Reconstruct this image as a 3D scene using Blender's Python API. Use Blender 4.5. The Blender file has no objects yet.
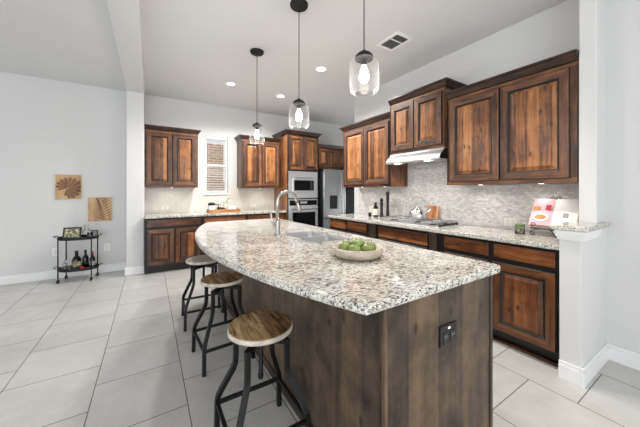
import bpy, bmesh, math, random
from mathutils import Vector, Matrix
random.seed(7)
SC = bpy.context.scene
COL = SC.collection
PI = math.pi

# ------------------------------------------------------------------ camera
cd = bpy.data.cameras.new('camera'); cam = bpy.data.objects.new('camera', cd); COL.objects.link(cam)
cd.sensor_fit = 'HORIZONTAL'; cd.sensor_width = 36.0
cd.lens = 36.0 * 271.3 / 640.0
cd.shift_y = -(213.5 - 191.5) / 640.0
cd.clip_start = 0.05
cam.location = (0, 0, 1.30)
cam.rotation_euler = (PI / 2, 0, -math.radians(32.16))
SC.camera = cam

# ------------------------------------------------------------------ world, daylight, exposure
W = bpy.data.worlds.new('world'); SC.world = W; W.use_nodes = True
W.node_tree.nodes['Background'].inputs[0].default_value = (0.92, 0.96, 1.0, 1)
W.node_tree.nodes['Background'].inputs[1].default_value = 0.9
SC.view_settings.view_transform = 'Standard'; SC.view_settings.look = 'None'
SC.view_settings.gamma = 1.0; SC.view_settings.use_curve_mapping = False
SC.view_settings.exposure = 0.02

def area(name, loc, rot, sx, sy, power, col=(1, 1, 1)):
    l = bpy.data.lights.new(name, 'AREA'); l.shape = 'RECTANGLE'; l.size = sx; l.size_y = sy; l.energy = power; l.color = col
    o = bpy.data.objects.new(name, l); COL.objects.link(o); o.location = loc; o.rotation_euler = rot
    return o
# added area lights for daylight from unseen windows behind and left of the camera
area('daylight_fill_rear', (-1.2, -3.2, 1.3), (PI / 2 + 0.16, 0, 0), 5.0, 2.0, 125, (0.95, 0.98, 1.0))
area('daylight_fill_left', (-4.9, 0.5, 0.9), (PI / 2 + 0.8, 0, -PI / 2), 5.0, 1.6, 30, (0.95, 0.98, 1.0))
area('fill_nook', (4.95, 4.1, 1.3), (PI / 2 + 0.6, 0, PI / 2), 2.0, 1.8, 28, (0.97, 0.99, 1.0))  # added unseen fill light that brightens the far kitchen ceiling

sun = bpy.data.lights.new('sun', 'SUN'); sun.energy = 3.5; sun.angle = 0.02; sun.color = (1, .96, .9)
so = bpy.data.objects.new('sun', sun); COL.objects.link(so); so.rotation_euler = (math.radians(28), 0, math.radians(25))

# ------------------------------------------------------------------ materials
def S(r, g, b):
    f = lambda c: (c / 255 / 12.92) if c / 255 <= 0.04045 else ((c / 255 + 0.055) / 1.055) ** 2.4
    return (f(r), f(g), f(b), 1)
class NT:
    def __init__(s, name):
        s.m = bpy.data.materials.new(name); s.m.use_nodes = True
        s.t = s.m.node_tree; s.b = s.t.nodes['Principled BSDF']
    def n(s, typ, **kw):
        x = s.t.nodes.new(typ)
        for k, v in kw.items(): setattr(x, k, v)
        return x
    def l(s, a, b): s.t.links.new(a, b)
    def math(s, op, a, b=None, c=None):
        x = s.n('ShaderNodeMath', operation=op)
        for i, v in enumerate((a, b, c)):
            if v is None: continue
            if isinstance(v, (int, float)): x.inputs[i].default_value = v
            else: s.l(v, x.inputs[i])
        return x.outputs[0]
    def ramp(s, fac, stops):
        x = s.n('ShaderNodeValToRGB'); e = x.color_ramp.elements
        while len(e) < len(stops): e.new(0.5)
        for i, (p, c) in enumerate(stops): e[i].position = p; e[i].color = c
        s.l(fac, x.inputs[0]); return x.outputs[0]
    def mix(s, fac, a, b, bt='MIX'):
        x = s.n('ShaderNodeMix', data_type='RGBA', blend_type=bt)
        if isinstance(fac, (int, float)): x.inputs[0].default_value = fac
        else: s.l(fac, x.inputs[0])
        for i, v in ((6, a), (7, b)):
            if isinstance(v, tuple): x.inputs[i].default_value = v
            else: s.l(v, x.inputs[i])
        return x.outputs[2]
    def obj(s, scale=(1, 1, 1), rnd=True, rot=(0, 0, 0)):
        tc = s.n('ShaderNodeTexCoord'); v = tc.outputs['Object']
        if rnd:
            oi = s.n('ShaderNodeObjectInfo'); vm = s.n('ShaderNodeVectorMath', operation='MULTIPLY_ADD')
            cx = s.n('ShaderNodeCombineXYZ')
            for i in range(3): s.l(oi.outputs['Random'], cx.inputs[i])
            s.l(cx.outputs[0], vm.inputs[0]); vm.inputs[1].default_value = (13.7, 7.9, 21.3); s.l(v, vm.inputs[2]); v = vm.outputs[0]
        mp = s.n('ShaderNodeMapping'); mp.inputs['Scale'].default_value = scale; mp.inputs['Rotation'].default_value = rot
        s.l(v, mp.inputs['Vector']); return mp.outputs[0]
    def noise(s, vec, scale, detail=3, rough=0.5, dist=0.0):
        x = s.n('ShaderNodeTexNoise'); x.inputs['Scale'].default_value = scale; x.inputs['Detail'].default_value = detail
        x.inputs['Roughness'].default_value = rough; x.inputs['Distortion'].default_value = dist
        s.l(vec, x.inputs['Vector']); return x.outputs['Fac']
    def voro(s, vec, scale, feature='F1', dims='3D'):
        x = s.n('ShaderNodeTexVoronoi', feature=feature, voronoi_dimensions=dims); x.inputs['Scale'].default_value = scale
        s.l(vec, x.inputs['Vector']); return x
    def set(s, col=None, rough=None, metal=None, bump=None, bstr=0.2, bdist=0.002, **kw):
        if col is not None:
            if isinstance(col, tuple): s.b.inputs['Base Color'].default_value = col
            else: s.l(col, s.b.inputs['Base Color'])
        if rough is not None:
            if isinstance(rough, (int, float)): s.b.inputs['Roughness'].default_value = rough
            else: s.l(rough, s.b.inputs['Roughness'])
        if metal is not None: s.b.inputs['Metallic'].default_value = metal
        if bump is not None:
            bp = s.n('ShaderNodeBump'); bp.inputs['Strength'].default_value = bstr; bp.inputs['Distance'].default_value = bdist
            s.l(bump, bp.inputs['Height']); s.l(bp.outputs[0], s.b.inputs['Normal'])
        for k, v in kw.items(): s.b.inputs[k].default_value = v
        return s.m

def plain(name, col, rough=0.5, metal=0.0, var=0.04, **kw):
    t = NT(name); v = t.obj((1, 1, 1)); n = t.noise(v, 18, 3)
    dk = tuple(c * (1 - var * 2) for c in col[:3]) + (1,); lt = tuple(min(1, c * (1 + var * 2)) for c in col[:3]) + (1,)
    return t.set(t.ramp(n, [(0.3, dk), (0.7, lt)]), rough, metal, **kw)

def paint(name, col, rough=0.6):
    t = NT(name); v = t.obj((1, 1, 1), rnd=False)
    n = t.noise(v, 0.8, 2); f = t.noise(v, 260, 2)
    dk = tuple(c * 0.97 for c in col[:3]) + (1,)
    return t.set(t.ramp(n, [(0.3, dk), (0.7, col)]), rough, bump=f, bstr=0.08, bdist=0.001)

def wood(name, dark, mid, light, axis='Z', rough=0.38, knots=0.5, board=0.10, bvar=0.35, fine=(38, 0.50, 0.20, 0.36)):
    """knotty stained alder; grain runs along the object's own axis"""
    t = NT(name)
    k = {'Z': (1, 1, 0.045), 'X': (0.045, 1, 1), 'Y': (1, 0.045, 1)}[axis]
    base = t.obj((1, 1, 1))
    warp = t.n('ShaderNodeTexNoise'); warp.inputs['Scale'].default_value = 5; warp.inputs['Detail'].default_value = 2; t.l(base, warp.inputs['Vector'])
    vm = t.n('ShaderNodeVectorMath', operation='MULTIPLY_ADD'); t.l(warp.outputs['Color'], vm.inputs[0]); vm.inputs[1].default_value = (0.03, 0.03, 0.03); t.l(base, vm.inputs[2])
    mp = t.n('ShaderNodeMapping'); mp.inputs['Scale'].default_value = k; t.l(vm.outputs[0], mp.inputs['Vector'])
    g1 = t.noise(mp.outputs[0], fine[0], 4, 0.6, 0.4); g2 = t.noise(mp.outputs[0], 150, 2, 0.5)
    blot = t.noise(base, 5.5, 4, 0.65)
    sx = t.n('ShaderNodeSeparateXYZ'); t.l(base, sx.inputs[0])
    across = t.math('ADD', sx.outputs[{'Z': 0, 'X': 2, 'Y': 2}[axis]], sx.outputs[1] if axis == 'Z' else 0.0)
    wn = t.n('ShaderNodeTexWhiteNoise', noise_dimensions='1D'); t.l(t.math('FLOOR', t.math('DIVIDE', across, board)), wn.inputs['W'])
    f = t.math('ADD', t.math('MULTIPLY', g1, fine[1]), t.math('MULTIPLY', g2, fine[2]))
    f = t.math('ADD', f, t.math('MULTIPLY', blot, fine[3]))
    f = t.math('ADD', f, t.math('MULTIPLY', t.math('SUBTRACT', wn.outputs['Value'], 0.5), bvar))
    c = t.ramp(f, [(0.40, dark), (0.54, mid), (0.70, light)])
    kx = t.n('ShaderNodeSeparateXYZ'); t.l(vm.outputs[0], kx.inputs[0]); mk = t.n('ShaderNodeCombineXYZ')
    su = t.math('ADD', kx.outputs[0], kx.outputs[1])
    t.l(t.math('MULTIPLY', su, 0.5 if axis == 'X' else 1.0), mk.inputs[0]); t.l(t.math('MULTIPLY', kx.outputs[2], 0.5 if axis == 'Z' else 1.0), mk.inputs[1])
    vo = t.voro(mk.outputs[0], 8.0, dims='2D')
    kd = t.ramp(vo.outputs['Distance'], [(0.0, (1, 1, 1, 1)), (0.05, (0.9, 0.9, 0.9, 1)), (0.13, (0, 0, 0, 1))])
    pick = t.math('GREATER_THAN', t.n('ShaderNodeSeparateColor').outputs[0], 2)
    sc = t.n('ShaderNodeSeparateColor'); t.l(vo.outputs['Color'], sc.inputs[0])
    pick = t.math('GREATER_THAN', sc.outputs[0], 1 - knots)
    kf = t.math('MULTIPLY', t.math('MULTIPLY', kd, pick), 0.85)
    kc = tuple(x * 0.30 for x in dark[:3]) + (1,)
    return t.set(t.mix(kf, c, kc), rough, bump=g1, bstr=0.12, bdist=0.001)

M = {}
M['wall'] = paint('wall_paint', S(218, 218, 217))
M['ceil'] = paint('ceiling_paint', S(222, 222, 222), 0.7)
M['trim'] = paint('white_trim', S(240, 240, 240), 0.35)
DK, MD, LT = S(46, 24, 14), S(104, 62, 38), S(160, 104, 62)
for ax in 'ZX':
    M['frame' + ax] = wood('stained_frame_wood_' + ax, S(50, 29, 19), S(100, 63, 41), S(146, 98, 63), ax, 0.38, 0.35, 0.11, 0.16)
    M['panel' + ax] = wood('stained_panel_wood_' + ax, S(78, 46, 26), S(138, 88, 50), S(176, 122, 76), ax, 0.36, 0.6, 0.085, 0.26)
    M['lowpanel' + ax] = wood('red_brown_panel_wood_' + ax, S(60, 32, 17), S(112, 66, 36), S(150, 96, 56), ax, 0.32, 0.6, 0.085, 0.24)
    M['lowframe' + ax] = wood('red_brown_frame_wood_' + ax, S(40, 22, 14), S(86, 52, 32), S(122, 78, 48), ax, 0.32, 0.3, 0.11, 0.2)
M['island'] = wood('grey_brown_island_wood', S(46, 37, 31), S(82, 67, 53), S(116, 95, 72), 'Z', 0.45, 0.3, 0.19, 0.2, (14, 0.36, 0.10, 0.62))
M['islandedge'] = wood('worn_island_edge_wood', S(70, 56, 46), S(116, 94, 74), S(150, 124, 98), 'Z', 0.45, 0.1, 0.3, 0.1)
M['islanddark'] = wood('dark_island_edge_wood', S(34, 28, 25), S(58, 47, 40), S(92, 72, 56), 'Z', 0.42, 0.2, 0.2, 0.2)
M['glaze'] = plain('black_glaze', S(18, 11, 8), 0.5, var=0.2)
M['crown'] = wood('dark_crown_wood', S(24, 14, 11), S(48, 28, 20), S(88, 54, 37), 'X', 0.35, 0.1, 0.5, 0.05)
M['black'] = plain('near_black_wood', S(26, 20, 18), 0.5)  # near-black tone of base frames, toe kicks and oven tower rails
M['bmetal'] = plain('black_metal', S(20, 20, 21), 0.45, 0.3)
M['castiron'] = plain('grey_cast_iron', S(128, 128, 128), 0.45, 0.4)
M['pilaster'] = wood('dark_pilaster_wood', S(34, 25, 20), S(56, 43, 36), S(84, 68, 58), 'Z', 0.4, 0.1, 0.2, 0.1)
M['bronze'] = plain('dark_bronze', S(15, 11, 9), 0.7)
M['soot'] = plain('matt_black', S(14, 13, 13), 0.7)
M['bplastic'] = plain('black_plastic', S(22, 22, 23), 0.35)
M['wplastic'] = plain('white_plastic', S(238, 238, 236), 0.35, var=0.01)
M['bglass'] = plain('black_glass', S(12, 13, 15), 0.08, var=0.02, **{'Specular IOR Level': 0.12})
def steel(name, c, rough, ax):
    t = NT(name); v = t.obj({'X': (0.5, 60, 120), 'Z': (120, 60, 0.5)}[ax]); n = t.noise(v, 4, 3)
    return t.set(t.ramp(n, [(0.3, tuple(x * .86 for x in c[:3]) + (1,)), (0.7, c)]), t.math('ADD', t.math('MULTIPLY', n, 0.12), rough - 0.06), 0.85)
M['steel'] = steel('brushed_steel', S(222, 223, 225), 0.33, 'X')
M['steelZ'] = steel('brushed_steel_vertical', S(172, 174, 176), 0.30, 'Z')
M['sinksteel'] = plain('satin_sink_steel', S(206, 207, 208), 0.30, 0.75, 0.01)
M['nickel'] = plain('brushed_nickel', S(188, 186, 182), 0.25, 1.0, 0.02)
M['chrome'] = plain('polished_steel', S(225, 226, 228), 0.08, 1.0, 0.02)
def glass(name, col=(1, 1, 1, 1), rough=0.0, ior=1.45, seeds=False):
    t = NT(name)
    m = t.set(col, rough, 0.0, **{'Transmission Weight': 1.0, 'IOR': ior})
    if seeds:
        v = t.obj(); n = t.noise(v, 60, 2); bp = t.n('ShaderNodeBump'); bp.inputs['Strength'].default_value = 0.25; bp.inputs['Distance'].default_value = 0.002
        t.l(n, bp.inputs['Height']); t.l(bp.outputs[0], t.b.inputs['Normal'])
    return m
M['glass'] = glass('clear_glass')
def shade_glass():
    t = NT('seeded_glass'); out = t.t.nodes['Material Output']; v = t.obj(); n = t.noise(v, 55, 2)
    bp = t.n('ShaderNodeBump'); bp.inputs['Strength'].default_value = 0.15; bp.inputs['Distance'].default_value = 0.002; t.l(n, bp.inputs['Height'])
    tr = t.n('ShaderNodeBsdfTransparent'); tr.inputs[0].default_value = (0.97, 0.97, 0.97, 1)
    gl = t.n('ShaderNodeBsdfGlossy'); gl.inputs['Roughness'].default_value = 0.05; t.l(bp.outputs[0], gl.inputs['Normal'])
    tl = t.n('ShaderNodeBsdfTranslucent'); tl.inputs[0].default_value = (0.95, 0.95, 0.95, 1)
    lw = t.n('ShaderNodeLayerWeight'); lw.inputs[0].default_value = 0.25; t.l(bp.outputs[0], lw.inputs['Normal'])
    m1 = t.n('ShaderNodeMixShader'); m1.inputs[0].default_value = 0.2; t.l(gl.outputs[0], m1.inputs[1]); t.l(tl.outputs[0], m1.inputs[2])
    m2 = t.n('ShaderNodeMixShader'); t.l(t.math('ADD', t.math('MULTIPLY', lw.outputs['Facing'], 0.17), 0.012), m2.inputs[0])
    t.l(tr.outputs[0], m2.inputs[1]); t.l(m1.outputs[0], m2.inputs[2]); t.l(m2.outputs[0], out.inputs[0])
    return t.m
M['shade'] = shade_glass()
M['dglass'] = glass('dark_bottle_glass', S(24, 30, 26), 0.02)
def thin_glass():
    t = NT('window_glass'); out = t.t.nodes['Material Output']
    tr = t.n('ShaderNodeBsdfTransparent'); gl = t.n('ShaderNodeBsdfGlossy'); gl.inputs['Roughness'].default_value = 0.02
    mx = t.n('ShaderNodeMixShader'); mx.inputs[0].default_value = 0.08
    t.l(tr.outputs[0], mx.inputs[1]); t.l(gl.outputs[0], mx.inputs[2]); t.l(mx.outputs[0], out.inputs[0])
    return t.m
M['pane'] = thin_glass()
def emit(name, col, s):
    t = NT(name); t.b.inputs['Emission Color'].default_value = col; t.b.inputs['Emission Strength'].default_value = s
    return t.set(col, 0.5)
M['lamp'] = emit('lamp_glow', (1, 0.96, 0.88, 1), 9.0)
M['bulb'] = emit('bulb_glow', (1, 0.90, 0.74, 1), 14.0)
M['led'] = emit('indicator_led', (1, 1, 1, 1), 1.0)

def granite():
    t = NT('speckled_granite'); v = t.obj((1, 1, 1), rnd=False, rot=(0, 0, 0.55))
    mp = t.n('ShaderNodeMapping'); mp.inputs['Scale'].default_value = (0.5, 1.3, 1.0); t.l(v, mp.inputs['Vector'])
    u = mp.outputs[0]
    big = t.noise(v, 7, 4, 0.6, 0.5)
    fine = t.noise(v, 190, 2, 0.5)
    c = t.ramp(fine, [(0.3, S(200, 198, 190)), (0.5, S(224, 222, 214)), (0.72, S(240, 239, 234))])
    f0 = t.math('ADD', t.math('MULTIPLY', t.noise(u, 52, 4, 0.65, 0.6), 0.8), t.math('MULTIPLY', big, 0.2))
    c = t.mix(t.ramp(f0, [(0.50, (0, 0, 0, 1)), (0.60, (0.8, 0.8, 0.8, 1))]), c, S(194, 188, 173))
    f1 = t.math('ADD', t.math('MULTIPLY', t.noise(u, 100, 4, 0.7, 0.7), 0.88), t.math('MULTIPLY', big, 0.12))
    c = t.mix(t.ramp(f1, [(0.515, (0, 0, 0, 1)), (0.55, (0.9, 0.9, 0.9, 1))]), c, S(112, 106, 98))
    f2 = t.math('ADD', t.math('MULTIPLY', t.noise(t.obj((0.38, 1.3, 1), rnd=False, rot=(0.2, 0.1, 0.62)), 104, 3, 0.6, 0.5), 0.86), t.math('MULTIPLY', big, 0.14))
    c = t.mix(t.ramp(f2, [(0.568, (0, 0, 0, 1)), (0.590, (0.97, 0.97, 0.97, 1))]), c, S(40, 37, 36))
    return t.set(c, 0.06)
M['granite'] = granite()

def floor_tile():
    t = NT('floor_tile'); tc = t.n('ShaderNodeTexCoord'); sx = t.n('ShaderNodeSeparateXYZ'); t.l(tc.outputs['Object'], sx.inputs[0])
    sz, x0, y0 = 0.5055, 0.199, 0.062
    u = t.math('DIVIDE', t.math('SUBTRACT', sx.outputs[0], x0), sz); ci = t.math('FLOOR', u)
    odd = t.math('MULTIPLY', t.math('FLOORED_MODULO', ci, 2.0), 0.5)
    v = t.math('SUBTRACT', t.math('DIVIDE', t.math('SUBTRACT', sx.outputs[1], y0), sz), odd); cj = t.math('FLOOR', v)
    fu = t.math('ABSOLUTE', t.math('SUBTRACT', t.math('FRACT', u), 0.5)); fv = t.math('ABSOLUTE', t.math('SUBTRACT', t.math('FRACT', v), 0.5))
    e = t.math('MAXIMUM', fu, fv)
    gm = t.math('GREATER_THAN', e, 0.5 - 0.0055)
    cx = t.n('ShaderNodeCombineXYZ'); t.l(ci, cx.inputs[0]); t.l(cj, cx.inputs[1])
    wn = t.n('ShaderNodeTexWhiteNoise', noise_dimensions='2D'); t.l(cx.outputs[0], wn.inputs['Vector'])
    off = t.n('ShaderNodeVectorMath', operation='MULTIPLY_ADD'); t.l(wn.outputs['Color'], off.inputs[0]); off.inputs[1].default_value = (9, 9, 9); t.l(tc.outputs['Object'], off.inputs[2])
    n = t.noise(off.outputs[0], 3.0, 5, 0.6, 0.4); n2 = t.noise(off.outputs[0], 30, 3)
    f = t.math('ADD', t.math('MULTIPLY', n, 0.8), t.math('MULTIPLY', n2, 0.2))
    c = t.ramp(f, [(0.3, S(183, 181, 177)), (0.7, S(205, 204, 201))])
    tint = t.ramp(wn.outputs['Value'], [(0, (0.95, 0.95, 0.95, 1)), (1, (1, 1, 1, 1))])
    c = t.mix(1.0, c, tint, 'MULTIPLY')
    c = t.mix(gm, c, S(96, 92, 88))
    return t.set(c, t.math('ADD', t.math('MULTIPLY', gm, 0.4), 0.30), bump=t.math('SUBTRACT', 1.0, gm), bstr=0.3, bdist=0.002)
M['floor'] = floor_tile()

def mosaic(name, axes, bw, bh, c1, c2, mo, ms, rot=0.0):
    t = NT(name); tc = t.n('ShaderNodeTexCoord'); sx = t.n('ShaderNodeSeparateXYZ'); t.l(tc.outputs['Object'], sx.inputs[0])
    cx = t.n('ShaderNodeCombineXYZ'); t.l(sx.outputs[axes[0]], cx.inputs[0]); t.l(sx.outputs[axes[1]], cx.inputs[1])
    mp = t.n('ShaderNodeMapping'); mp.inputs['Rotation'].default_value = (0, 0, rot); t.l(cx.outputs[0], mp.inputs['Vector'])
    b = t.n('ShaderNodeTexBrick'); t.l(mp.outputs[0], b.inputs['Vector'])
    b.inputs['Scale'].default_value = 1.0; b.inputs['Brick Width'].default_value = bw; b.inputs['Row Height'].default_value = bh
    b.inputs['Mortar Size'].default_value = ms; b.inputs['Mortar Smooth'].default_value = 0.1
    b.inputs['Color1'].default_value = c1; b.inputs['Color2'].default_value = c2; b.inputs['Mortar'].default_value = mo
    n = t.noise(mp.outputs[0], 40, 3)
    c = t.mix(t.ramp(n, [(0.35, (0, 0, 0, 1)), (0.7, (0.5, 0.5, 0.5, 1))]), b.outputs['Color'], tuple(min(1, x * 1.08) for x in c1[:3]) + (1,))
    return t.set(c, 0.28, bump=b.outputs['Fac'], bstr=0.4, bdist=-0.0015)
M['mosaic'] = mosaic('marble_mosaic', (1, 2), 0.042, 0.020, S(230, 226, 223), S(184, 180, 178), S(164, 160, 156), 0.0015)
M['mosaicback'] = mosaic('marble_mosaic_diagonal', (0, 2), 0.055, 0.027, S(228, 223, 214), S(214, 209, 200), S(202, 196, 187), 0.0016, PI / 4)
M['brick'] = mosaic('exterior_brick', (0, 2), 0.26, 0.085, S(170, 128, 96), S(128, 94, 72), S(200, 186, 168), 0.014)
def seat_wood():
    t = NT('weathered_seat_wood'); v = t.obj((1, 1, 1)); mp = t.n('ShaderNodeMapping'); mp.inputs['Scale'].default_value = (1, 0.12, 1); mp.inputs['Rotation'].default_value = (0, 0, 0.5); t.l(v, mp.inputs['Vector'])
    g = t.noise(mp.outputs[0], 46, 5, 0.7, 0.6); sx = t.n('ShaderNodeSeparateXYZ'); t.l(mp.outputs[0], sx.inputs[0])
    wn = t.n('ShaderNodeTexWhiteNoise', noise_dimensions='1D'); t.l(t.math('FLOOR', t.math('MULTIPLY', sx.outputs[0], 16)), wn.inputs['W'])
    f = t.math('ADD', t.math('MULTIPLY', g, 0.85), t.math('MULTIPLY', wn.outputs['Value'], 0.28))
    return t.set(t.ramp(f, [(0.45, S(52, 37, 25)), (0.54, S(124, 94, 60)), (0.64, S(172, 138, 94)), (0.78, S(206, 182, 146))]), 0.5, bump=g, bstr=0.2)
M['seat'] = seat_wood()
M['seatgrey'] = plain('grey_worn_wood', S(164, 152, 140), 0.55, var=0.14)
M['seatedge'] = plain('worn_pale_rim', S(206, 197, 184), 0.5, var=0.14)
M['bowl'] = wood('driftwood', S(150, 134, 116), S(192, 178, 160), S(218, 206, 190), 'X', 0.55, 0.0, 0.02, 0.12)
M['leafwood'] = wood('carved_pale_wood', S(176, 138, 98), S(204, 168, 126), S(222, 192, 152), 'Z', 0.6, 0.0, 0.3, 0.1)
M['leafdark'] = wood('carved_brown_wood', S(100, 66, 42), S(136, 98, 66), S(164, 124, 88), 'Z', 0.6, 0.0, 0.3, 0.1)
M['board'] = wood('cutting_board_wood', S(168, 104, 62), S(206, 142, 92), S(224, 170, 120), 'Z', 0.5, 0.0, 0.05, 0.3)
M['tray'] = wood('tray_wood', S(138, 88, 50), S(180, 124, 76), S(206, 152, 100), 'X', 0.5, 0.0, 0.1, 0.2)
def apple_mat():
    t = NT('green_apple'); v = t.obj(); n = t.noise(v, 9, 3); f = t.voro(v, 160)
    c = t.ramp(n, [(0.3, S(104, 122, 62)), (0.6, S(136, 150, 88)), (0.8, S(166, 174, 120))])
    c = t.mix(t.ramp(f.outputs['Distance'], [(0.0, (0.5, 0.5, 0.5, 1)), (0.12, (0, 0, 0, 1))]), c, S(214, 224, 170))
    return t.set(c, 0.28)
M['apple'] = apple_mat()
M['stem'] = plain('brown_stem', S(74, 52, 30), 0.7)
M['leafgreen'] = plain('green_leaf', S(96, 128, 66), 0.5, var=0.15)
M['paper'] = plain('page_paper', S(240, 238, 234), 0.6, var=0.01)
M['pink'] = plain('pink_page', S(232, 184, 190), 0.6, var=0.03)
M['food'] = plain('printed_golden_food', S(206, 146, 84), 0.6, var=0.2)
M['red'] = plain('red_accent', S(186, 38, 44), 0.45)
M['cream'] = plain('cream_label', S(232, 226, 212), 0.5, var=0.03)
M['grey'] = plain('grey_card', S(150, 150, 150), 0.6)
M['mottle'] = None
def mottled():
    t = NT('mottled_print'); v = t.obj(); n = t.noise(v, 28, 4, 0.6, 0.8)
    return t.set(t.ramp(n, [(0.32, S(40, 44, 44)), (0.45, S(112, 116, 100)), (0.56, S(190, 176, 128)), (0.7, S(226, 224, 214))]), 0.3)
M['mottle'] = mottled()

# ------------------------------------------------------------------ mesh helpers
def bx(bm, x0, x1, y0, y1, z0, z1):
    v = [bm.verts.new(p) for p in ((x0, y0, z0), (x1, y0, z0), (x1, y1, z0), (x0, y1, z0), (x0, y0, z1), (x1, y0, z1), (x1, y1, z1), (x0, y1, z1))]
    for f in ((3, 2, 1, 0), (4, 5, 6, 7), (0, 1, 5, 4), (1, 2, 6, 5), (2, 3, 7, 6), (3, 0, 4, 7)): bm.faces.new([v[i] for i in f])
    return v
def boxes(*bs):
    bm = bmesh.new()
    for b in bs: bx(bm, *b)
    return bm
def obj(name, bm, mat, parent=None, loc=None, bevel=0, seg=2, smooth=False, rot=None, solid=None, angle=35):
    bmesh.ops.recalc_face_normals(bm, faces=bm.faces[:])
    me = bpy.data.meshes.new(name); bm.to_mesh(me); bm.free()
    o = bpy.data.objects.new(name, me); COL.objects.link(o); me.materials.append(mat)
    if parent is not None: o.parent = parent
    if loc: o.location = loc
    if rot: o.rotation_euler = rot
    if smooth:
        for p in me.polygons: p.use_smooth = True
    if solid:
        s = o.modifiers.new('thickness', 'SOLIDIFY'); s.thickness = solid; s.offset = 0
    if bevel:
        b = o.modifiers.new('bevel', 'BEVEL'); b.width = bevel; b.segments = seg; b.limit_method = 'ANGLE'; b.angle_limit = math.radians(angle)
    return o
def tag(o, label, cat, group=None):
    o['label'] = label; o['category'] = cat
    if group: o['group'] = group
    return o
def thing(name, label, cat, loc=(0, 0, 0), rotz=0, group=None):
    o = bpy.data.objects.new(name, None); COL.objects.link(o); o.empty_display_size = 0.1
    o.location = loc; o.rotation_euler = (0, 0, rotz)
    return tag(o, label, cat, group)
def struct(name, bm, mat, bevel=0, parent=None):
    o = obj(name, bm, mat, parent, bevel=bevel)
    if parent is None: o['kind'] = 'structure'
    return o
def tube(bm, pts, r, seg=10, cap=True):
    pts = [Vector(p) for p in pts]; rings = []
    rr = r if isinstance(r, (list, tuple)) else [r] * len(pts)
    up = None
    for i, p in enumerate(pts):
        t = ((pts[min(i + 1, len(pts) - 1)] - p).normalized() + (p - pts[max(i - 1, 0)]).normalized()).normalized()
        if up is None:
            a = Vector((0, 0, 1)) if abs(t.z) < 0.9 else Vector((1, 0, 0))
            up = (a - t * a.dot(t)).normalized()
        else:
            up = (up - t * up.dot(t)).normalized()
        w = t.cross(up)
        rings.append([bm.verts.new(p + (up * math.cos(2 * PI * (k + .5) / seg) + w * math.sin(2 * PI * (k + .5) / seg)) * rr[i]) for k in range(seg)])
    for a, b in zip(rings, rings[1:]):
        for k in range(seg): bm.faces.new((a[k], a[(k + 1) % seg], b[(k + 1) % seg], b[k]))
    if cap: bm.faces.new(rings[0][::-1]); bm.faces.new(rings[-1])
def lathe(bm, prof, c=(0, 0, 0), seg=32, sx=1, sy=1, closed=False):
    rings = []
    for r, z in prof:
        if r < 1e-5: rings.append([bm.verts.new((c[0], c[1], c[2] + z))])
        else: rings.append([bm.verts.new((c[0] + r * sx * math.cos(2 * PI * k / seg), c[1] + r * sy * math.sin(2 * PI * k / seg), c[2] + z)) for k in range(seg)])
    pr = list(zip(rings, rings[1:]))
    if closed: pr.append((rings[-1], rings[0]))
    for a, b in pr:
        for k in range(seg):
            if len(a) == 1 and len(b) == 1: continue
            if len(a) == 1: bm.faces.new((a[0], b[(k + 1) % seg], b[k]))
            elif len(b) == 1: bm.faces.new((a[k], a[(k + 1) % seg], b[0]))
            else: bm.faces.new((a[k], a[(k + 1) % seg], b[(k + 1) % seg], b[k]))
def lt(prof, **kw):
    bm = bmesh.new(); lathe(bm, prof, **kw); return bm
def tb(pts, r, seg=10):
    bm = bmesh.new(); tube(bm, pts, r, seg); return bm
def slab(outer, holes, z0, z1):
    """flat slab of any outline with holes"""
    bm = bmesh.new(); es = []
    for lp in [outer] + holes:
        vs = [bm.verts.new((x, y, z0)) for x, y in lp]
        es += [bm.edges.new((vs[i], vs[(i + 1) % len(vs)])) for i in range(len(vs))]
    r = bmesh.ops.triangle_fill(bm, use_beauty=True, use_dissolve=False, edges=es)
    fs = [f for f in r['geom'] if isinstance(f, bmesh.types.BMFace)]
    bmesh.ops.dissolve_limit(bm, angle_limit=0.01, verts=bm.verts[:], edges=bm.edges[:]) if not holes else None
    e = bmesh.ops.extrude_face_region(bm, geom=bm.faces[:])
    bmesh.ops.translate(bm, vec=(0, 0, z1 - z0), verts=[v for v in e['geom'] if isinstance(v, bmesh.types.BMVert)])
    return bm
def rrect(x0, x1, y0, y1, r, n=5):
    pts = []
    for cx, cy, a in ((x1 - r, y1 - r, 0), (x0 + r, y1 - r, PI / 2), (x0 + r, y0 + r, PI), (x1 - r, y0 + r, 3 * PI / 2)):
        for k in range(n + 1): pts.append((cx + r * math.cos(a + k * PI / 2 / n), cy + r * math.sin(a + k * PI / 2 / n)))
    return pts
def prismY(poly, x0, x1):
    """profile in (y, z) swept along x"""
    bm = bmesh.new(); a = [bm.verts.new((x0, y, z)) for y, z in poly]; b = [bm.verts.new((x1, y, z)) for y, z in poly]
    n = len(poly)
    for i in range(n): bm.faces.new((a[i], a[(i + 1) % n], b[(i + 1) % n], b[i]))
    bm.faces.new(a[::-1]); bm.faces.new(b); return bm
def dup(root, loc, rotz=0):
    r = root.copy(); COL.objects.link(r); r.location = loc; r.rotation_euler = (0, 0, rotz)
    for ch in list(root.children):
        c = ch.copy(); COL.objects.link(c); c.parent = r
        for g in ch.children:
            d = g.copy(); COL.objects.link(d); d.parent = c
    return r

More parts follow.
